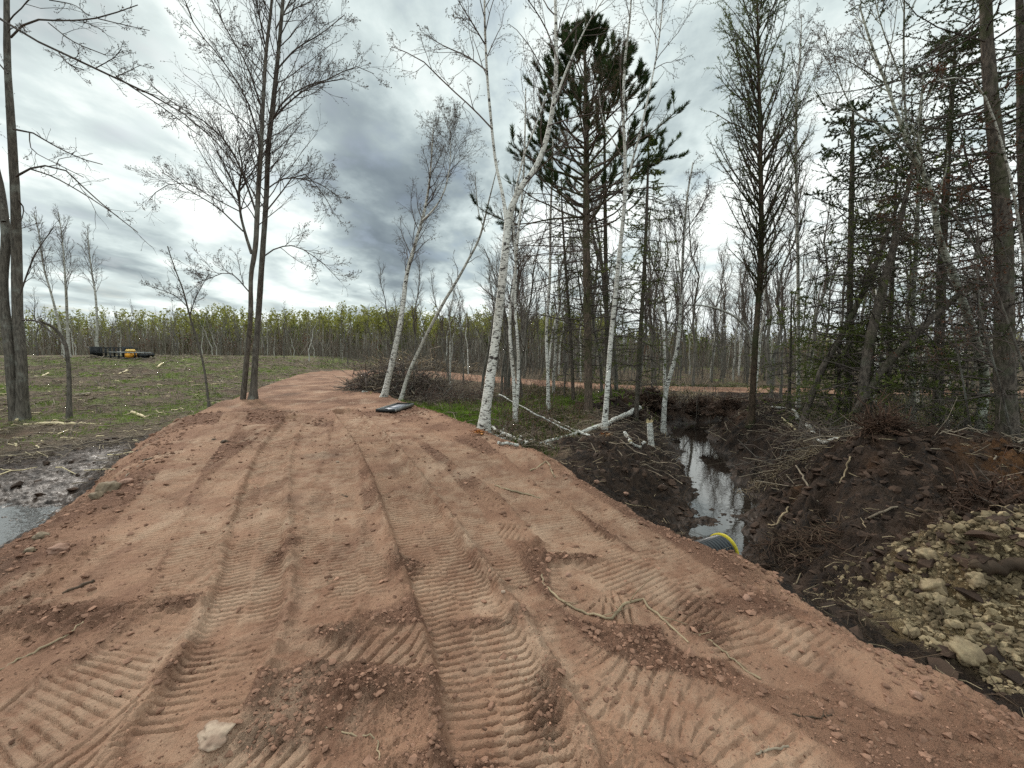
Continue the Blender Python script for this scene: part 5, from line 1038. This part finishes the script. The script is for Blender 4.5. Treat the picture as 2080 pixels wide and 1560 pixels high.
def rootplate(name,label,px,py,wm,hm,seed):
    p=hit(px,py); r_=np.random.default_rng(seed); e=empty(name,p,label,'root plate'); g=Geo(); n=420
    a=r_.random(n)*6.28; q=r_.random(n)**.5; z=np.clip(hm*(1-q**1.5)*(.7+.3*r_.random(n)),0,None); Q=np.stack([p[0]+wm*q*np.cos(a),p[1]+.4*wm*q*np.sin(a),p[2]+z*.9],-1); lumps(g,r_,Q,(.02+.09*r_.random(n)**3)*(.5+wm*.5),1,.9,.25,r_.normal(.5,.2,n)); g.build('soil',M['peatclod'],e,attr=True,smooth=False)
    g=Geo(); n=260; a=r_.random(n)*6.28; q=r_.random(n)**.5*.8; B=np.stack([p[0]+wm*q*np.cos(a),p[1]+.35*wm*q*np.sin(a),p[2]+hm*(1-q)*.9],-1); d=norm(np.stack([.9*np.cos(a)+.3*r_.normal(size=n),.4*np.sin(a)-.2+.3*r_.normal(size=n),.35+.5*r_.normal(size=n)],-1)); l=.15+.5*r_.random(n)**2
    P=B[:,None]+d[:,None]*(np.linspace(0,1,6)[None,:,None]*l[:,None,None]); P[:,1:]+=.035*r_.normal(size=(n,5,3)); tubes(g,P,(.004+.014*r_.random(n)**3)[:,None]*np.linspace(1,.3,6)[None],5,0); g.build('roots',M['rootred'],e)
rootplate('root_plate','torn up root plate with reddish roots at the foot of the leaning white birch',1322,838,.95,.80,1)
rootplate('root_plate','dark heap of roots and peat behind the stream, right of the leaning birch',1425,844,.75,.60,2)
rootplate('root_plate','second dark heap of roots behind the stream, left of the larch',1480,848,.8,.55,3)
rootplate('root_plate','torn root clump hanging in the tangle under the dark spruces',1790,905,.16,.14,4)
rootplate('root_plate','rust coloured clump of peat and hanging roots at the right edge above the subsoil heap',2035,1060,.55,.35,5)
def scar(px,py,w_,label,seed):
    p=hit(px,py); r_=np.random.default_rng(seed); g=Geo(); n=46; a=r_.random(n)*6.28; B=np.stack([p[0]+w_*r_.normal(size=n)*.6,p[1]-.1+.3*w_*r_.normal(size=n),p[2]+.02+.05*r_.random(n)],-1)
    leaves(g,B,np.stack([np.cos(a),.3*np.sin(a),.5*r_.random(n)],-1),.05+.09*r_.random(n),.014,0); lumps(g,r_,B[:14],.012+.02*r_.random(14),1,.5,.2,mi=0)
    return tag(g.build('wood_chips',M['chip']),label,'wood chips',kind='stuff')
M['chip']=plain('fresh orange wood',(.62,.30,.11),.7,.3,14,bump=.4,c2=(.30,.13,.05))
scar(974,884,.10,'orange wood splinters where the machine scarred the largest birch',1); scar(1228,890,.10,'orange wood chips around the foot of the straight white birch',2)
# ------------------------------------------------------------------ culvert pipe
def box(g,c,s,rot=0,mi=0,bev=.0,tilt=0):
    x,y,z=[q/2 for q in s]; b=min(bev,x*.9,y*.9,z*.9) if bev else 0
    bm=bmesh.new(); bmesh.ops.create_cube(bm,size=1.0)
    for v in bm.verts: v.co=Vector((v.co.x*s[0],v.co.y*s[1],v.co.z*s[2]))
    if b: bmesh.ops.bevel(bm,geom=bm.edges[:],offset=b,segments=2,affect='EDGES')
    bmesh.ops.triangulate(bm,faces=bm.faces[:]); bm.verts.ensure_lookup_table()
    V=np.array([v.co[:] for v in bm.verts]); F=np.array([[v.index for v in f.verts] for f in bm.faces]); bm.free()
    ct,st=math.cos(tilt),math.sin(tilt); V=np.stack([V[:,0]*ct+V[:,2]*st,V[:,1],-V[:,0]*st+V[:,2]*ct],-1)
    c_,s_=math.cos(rot),math.sin(rot); V=np.stack([V[:,0]*c_-V[:,1]*s_,V[:,0]*s_+V[:,1]*c_,V[:,2]],-1)+np.array(c)
    g.add(V,F,mi)
import bmesh
def culvert():
    c=np.array([2.56,5.20,-.82]); ax=norm(np.array([.86,.50,-.03])); Rr=.19; L=1.7; n=260; t=np.linspace(0,L,n)
    e=empty('culvert_pipe',c,'black ribbed drain pipe with a yellow rim sticking out of the road bank','culvert pipe')
    P=c-ax*(L-t)[:,None]; r=Rr-.012+.018*np.cos(t*2*math.pi/.052)
    g=Geo(); tubes(g,P,r,48,0); tubes(g,P[::-1][::8],np.full(len(P[::8]),Rr-.035),48,0)
    g.build('pipe',M['pipe'],e)
    g=Geo(); tt=np.array([0,0,.004,.024,.028,.028]); rr=np.array([Rr-.03,Rr+.010,Rr+.022,Rr+.022,Rr+.010,Rr-.035]); tubes(g,c+ax*(tt-.015)[:,None],rr,48,0); g.build('rim',M['yellow'],e,smooth=False)
    g=Geo(); s=norm(np.cross(ax,[0,0,1])); a0=math.radians(150); q=np.array([c-ax*d+(s*math.cos(a0+d*.0)*-1*(Rr+.003)*.80+np.array([0,0,1])*(Rr+.003)*.60) for d in np.linspace(0,.42,8)]); tubes(g,q,np.full(8,.004),5,0); g.build('strap',M['palestick'],e)
    g=Geo(); tubes(g,np.array([c+ax*.05+np.array([0,-.0,0])-s*Rr*.75-np.array([0,0,Rr*.6]),c+ax*.10-s*Rr*1.0-np.array([0,0,Rr*.95])]),np.array([.012,.004]),5,0); g.build('rim_tab',M['yellow'],e)
culvert()
# ------------------------------------------------------------------ grey plastic sheet with raised edge
def tray():
    z=Hs(-3.05,11.6)+.03; c0=np.array([-3.05,11.55,z]); e=empty('plastic_tray',c0,'grey plastic tray with a raised dark edge lying at the right road margin','tray'); rot=math.radians(-9)
    u=np.array([math.cos(rot),math.sin(rot),0]); v=np.array([-math.sin(rot),math.cos(rot),0]); W_,L_=.46,1.25
    P=lambda a,b,h=0:c0+u*a+v*b+np.array([0,0,h])
    g=Geo(); box(g,P(0,0,.015),(W_,L_,.03),rot,0,.008); box(g,P(.0,.15,.038),(W_*.55,L_*.5,.02),rot,0,.008); g.build('panel',M['tray'],e)
    g=Geo(); 
    for a,b,sx_,sy_ in ((0,-L_/2-.012,W_+.05,.03),(0,L_/2+.012,W_+.05,.03)): box(g,P(a,b,.035),(sx_,sy_,.075),rot,0,.008)
    for a in (-1,1): box(g,P(a*(W_/2+.012),0,.035),(.03,L_-.01,.072),rot,1,.008)
    g.build('raised_edge',[M['black'],M['greysteel']],e)
    for a in (-.12,.13): g=Geo(); box(g,P(a,-.40,.034),(.09,.12,.012),rot,0,.004); g.build('slot',M['dark'],e)
tray()
# ------------------------------------------------------------------ machine attachments in the far field
def rack():
    Dp=29.5; X=lambda px:(px-1040)/900*Dp; z=Hs(X(232),Dp)+.02; x0,x1=X(198),X(262); y=Dp
    e=empty('steel_rack',(X(230),y,z),'open black steel rack standing in the far left field','steel rack')
    g=Geo(); 
    for yy in (-.35,.35):
        for h,r in ((.06,.07),(.34,.05),(.66,.06)): box(g,((x0+x1)/2-(.0 if h<.5 else .02),y+yy,z+h),(x1-x0,r,r),0,0,.01)
    g.build('rails',M['black'],e); g=Geo()
    for k in range(8):
        xx=x0+.05+(x1-x0-.1)*k/7
        for yy in (-.35,.35): box(g,(xx,y+yy,z+.36),(.05,.06,.66),0,0,.008)
        box(g,(xx,y,z+.05),(.05,.7,.05),0,0,.008)
    g.build('uprights',M['black'],e)
    for xx in (x0-.02,x1+.0): g=Geo(); box(g,(xx,y,z+.36),(.10,.86,.74),0,0,.03); g.build('end_plate',M['black'],e)
    g=Geo()
    for k in range(5): box(g,(x1+.20+.03*k,y-.3+.15*k,z+.62-.02*k),(.42,.035,.035),.1*k,0,0,-.25)
    g.build('tines',M['black'],e)
    x0,x1=X(259),X(332); z=Hs(X(300),Dp-1)+.02; y=Dp-1.0
    e=empty('trailer_frame',(X(300),y,z),'low grey railed frame carrying an orange tank, beside the black rack','trailer frame')
    g=Geo(); box(g,((x0+x1)/2-.1,y-.3,z+.42),(x1-x0-.2,.07,.07),0,0,.01,.02); box(g,((x0+x1)/2-.1,y+.3,z+.42),(x1-x0-.2,.07,.07),0,0,.01,.02); g.build('top_rail',M['greysteel'],e)
    g=Geo(); box(g,((x0+x1)/2,y-.3,z+.05),(x1-x0,.08,.07),0,0,.01); box(g,((x0+x1)/2,y+.3,z+.05),(x1-x0,.08,.07),0,0,.01)
    for xx in (x0+.1,x0+.62,x1-.75,x1-.1): 
        for yy in (-.3,.3): box(g,(xx,y+yy,z+.22),(.07,.07,.42),0,0,.01)
    g.build('frame',M['black'],e)
    g=Geo(); box(g,(X(296),y-.1,z+.24),(.44,.5,.36),0,0,.06); g.build('tank',M['orange'],e)
    g=Geo(); box(g,(X(296),y-.1,z+.53),(.40,.46,.20),0,0,.06); g.build('tank_lid',plain('pale orange enamel',(.85,.55,.15),.4,.1,3,0,.5,0),e)
    g=Geo(); box(g,(X(318),y,z+.22),(.55,.45,.26),0,0,.05); box(g,(X(312),y,z+.36),(.2,.3,.1),0,0,.03); g.build('engine',M['black'],e)
    g=Geo(); box(g,(X(334),y,z+.27),(.34,.22,.16),0,0,.04); g.build('hitch',M['black'],e)
rack()
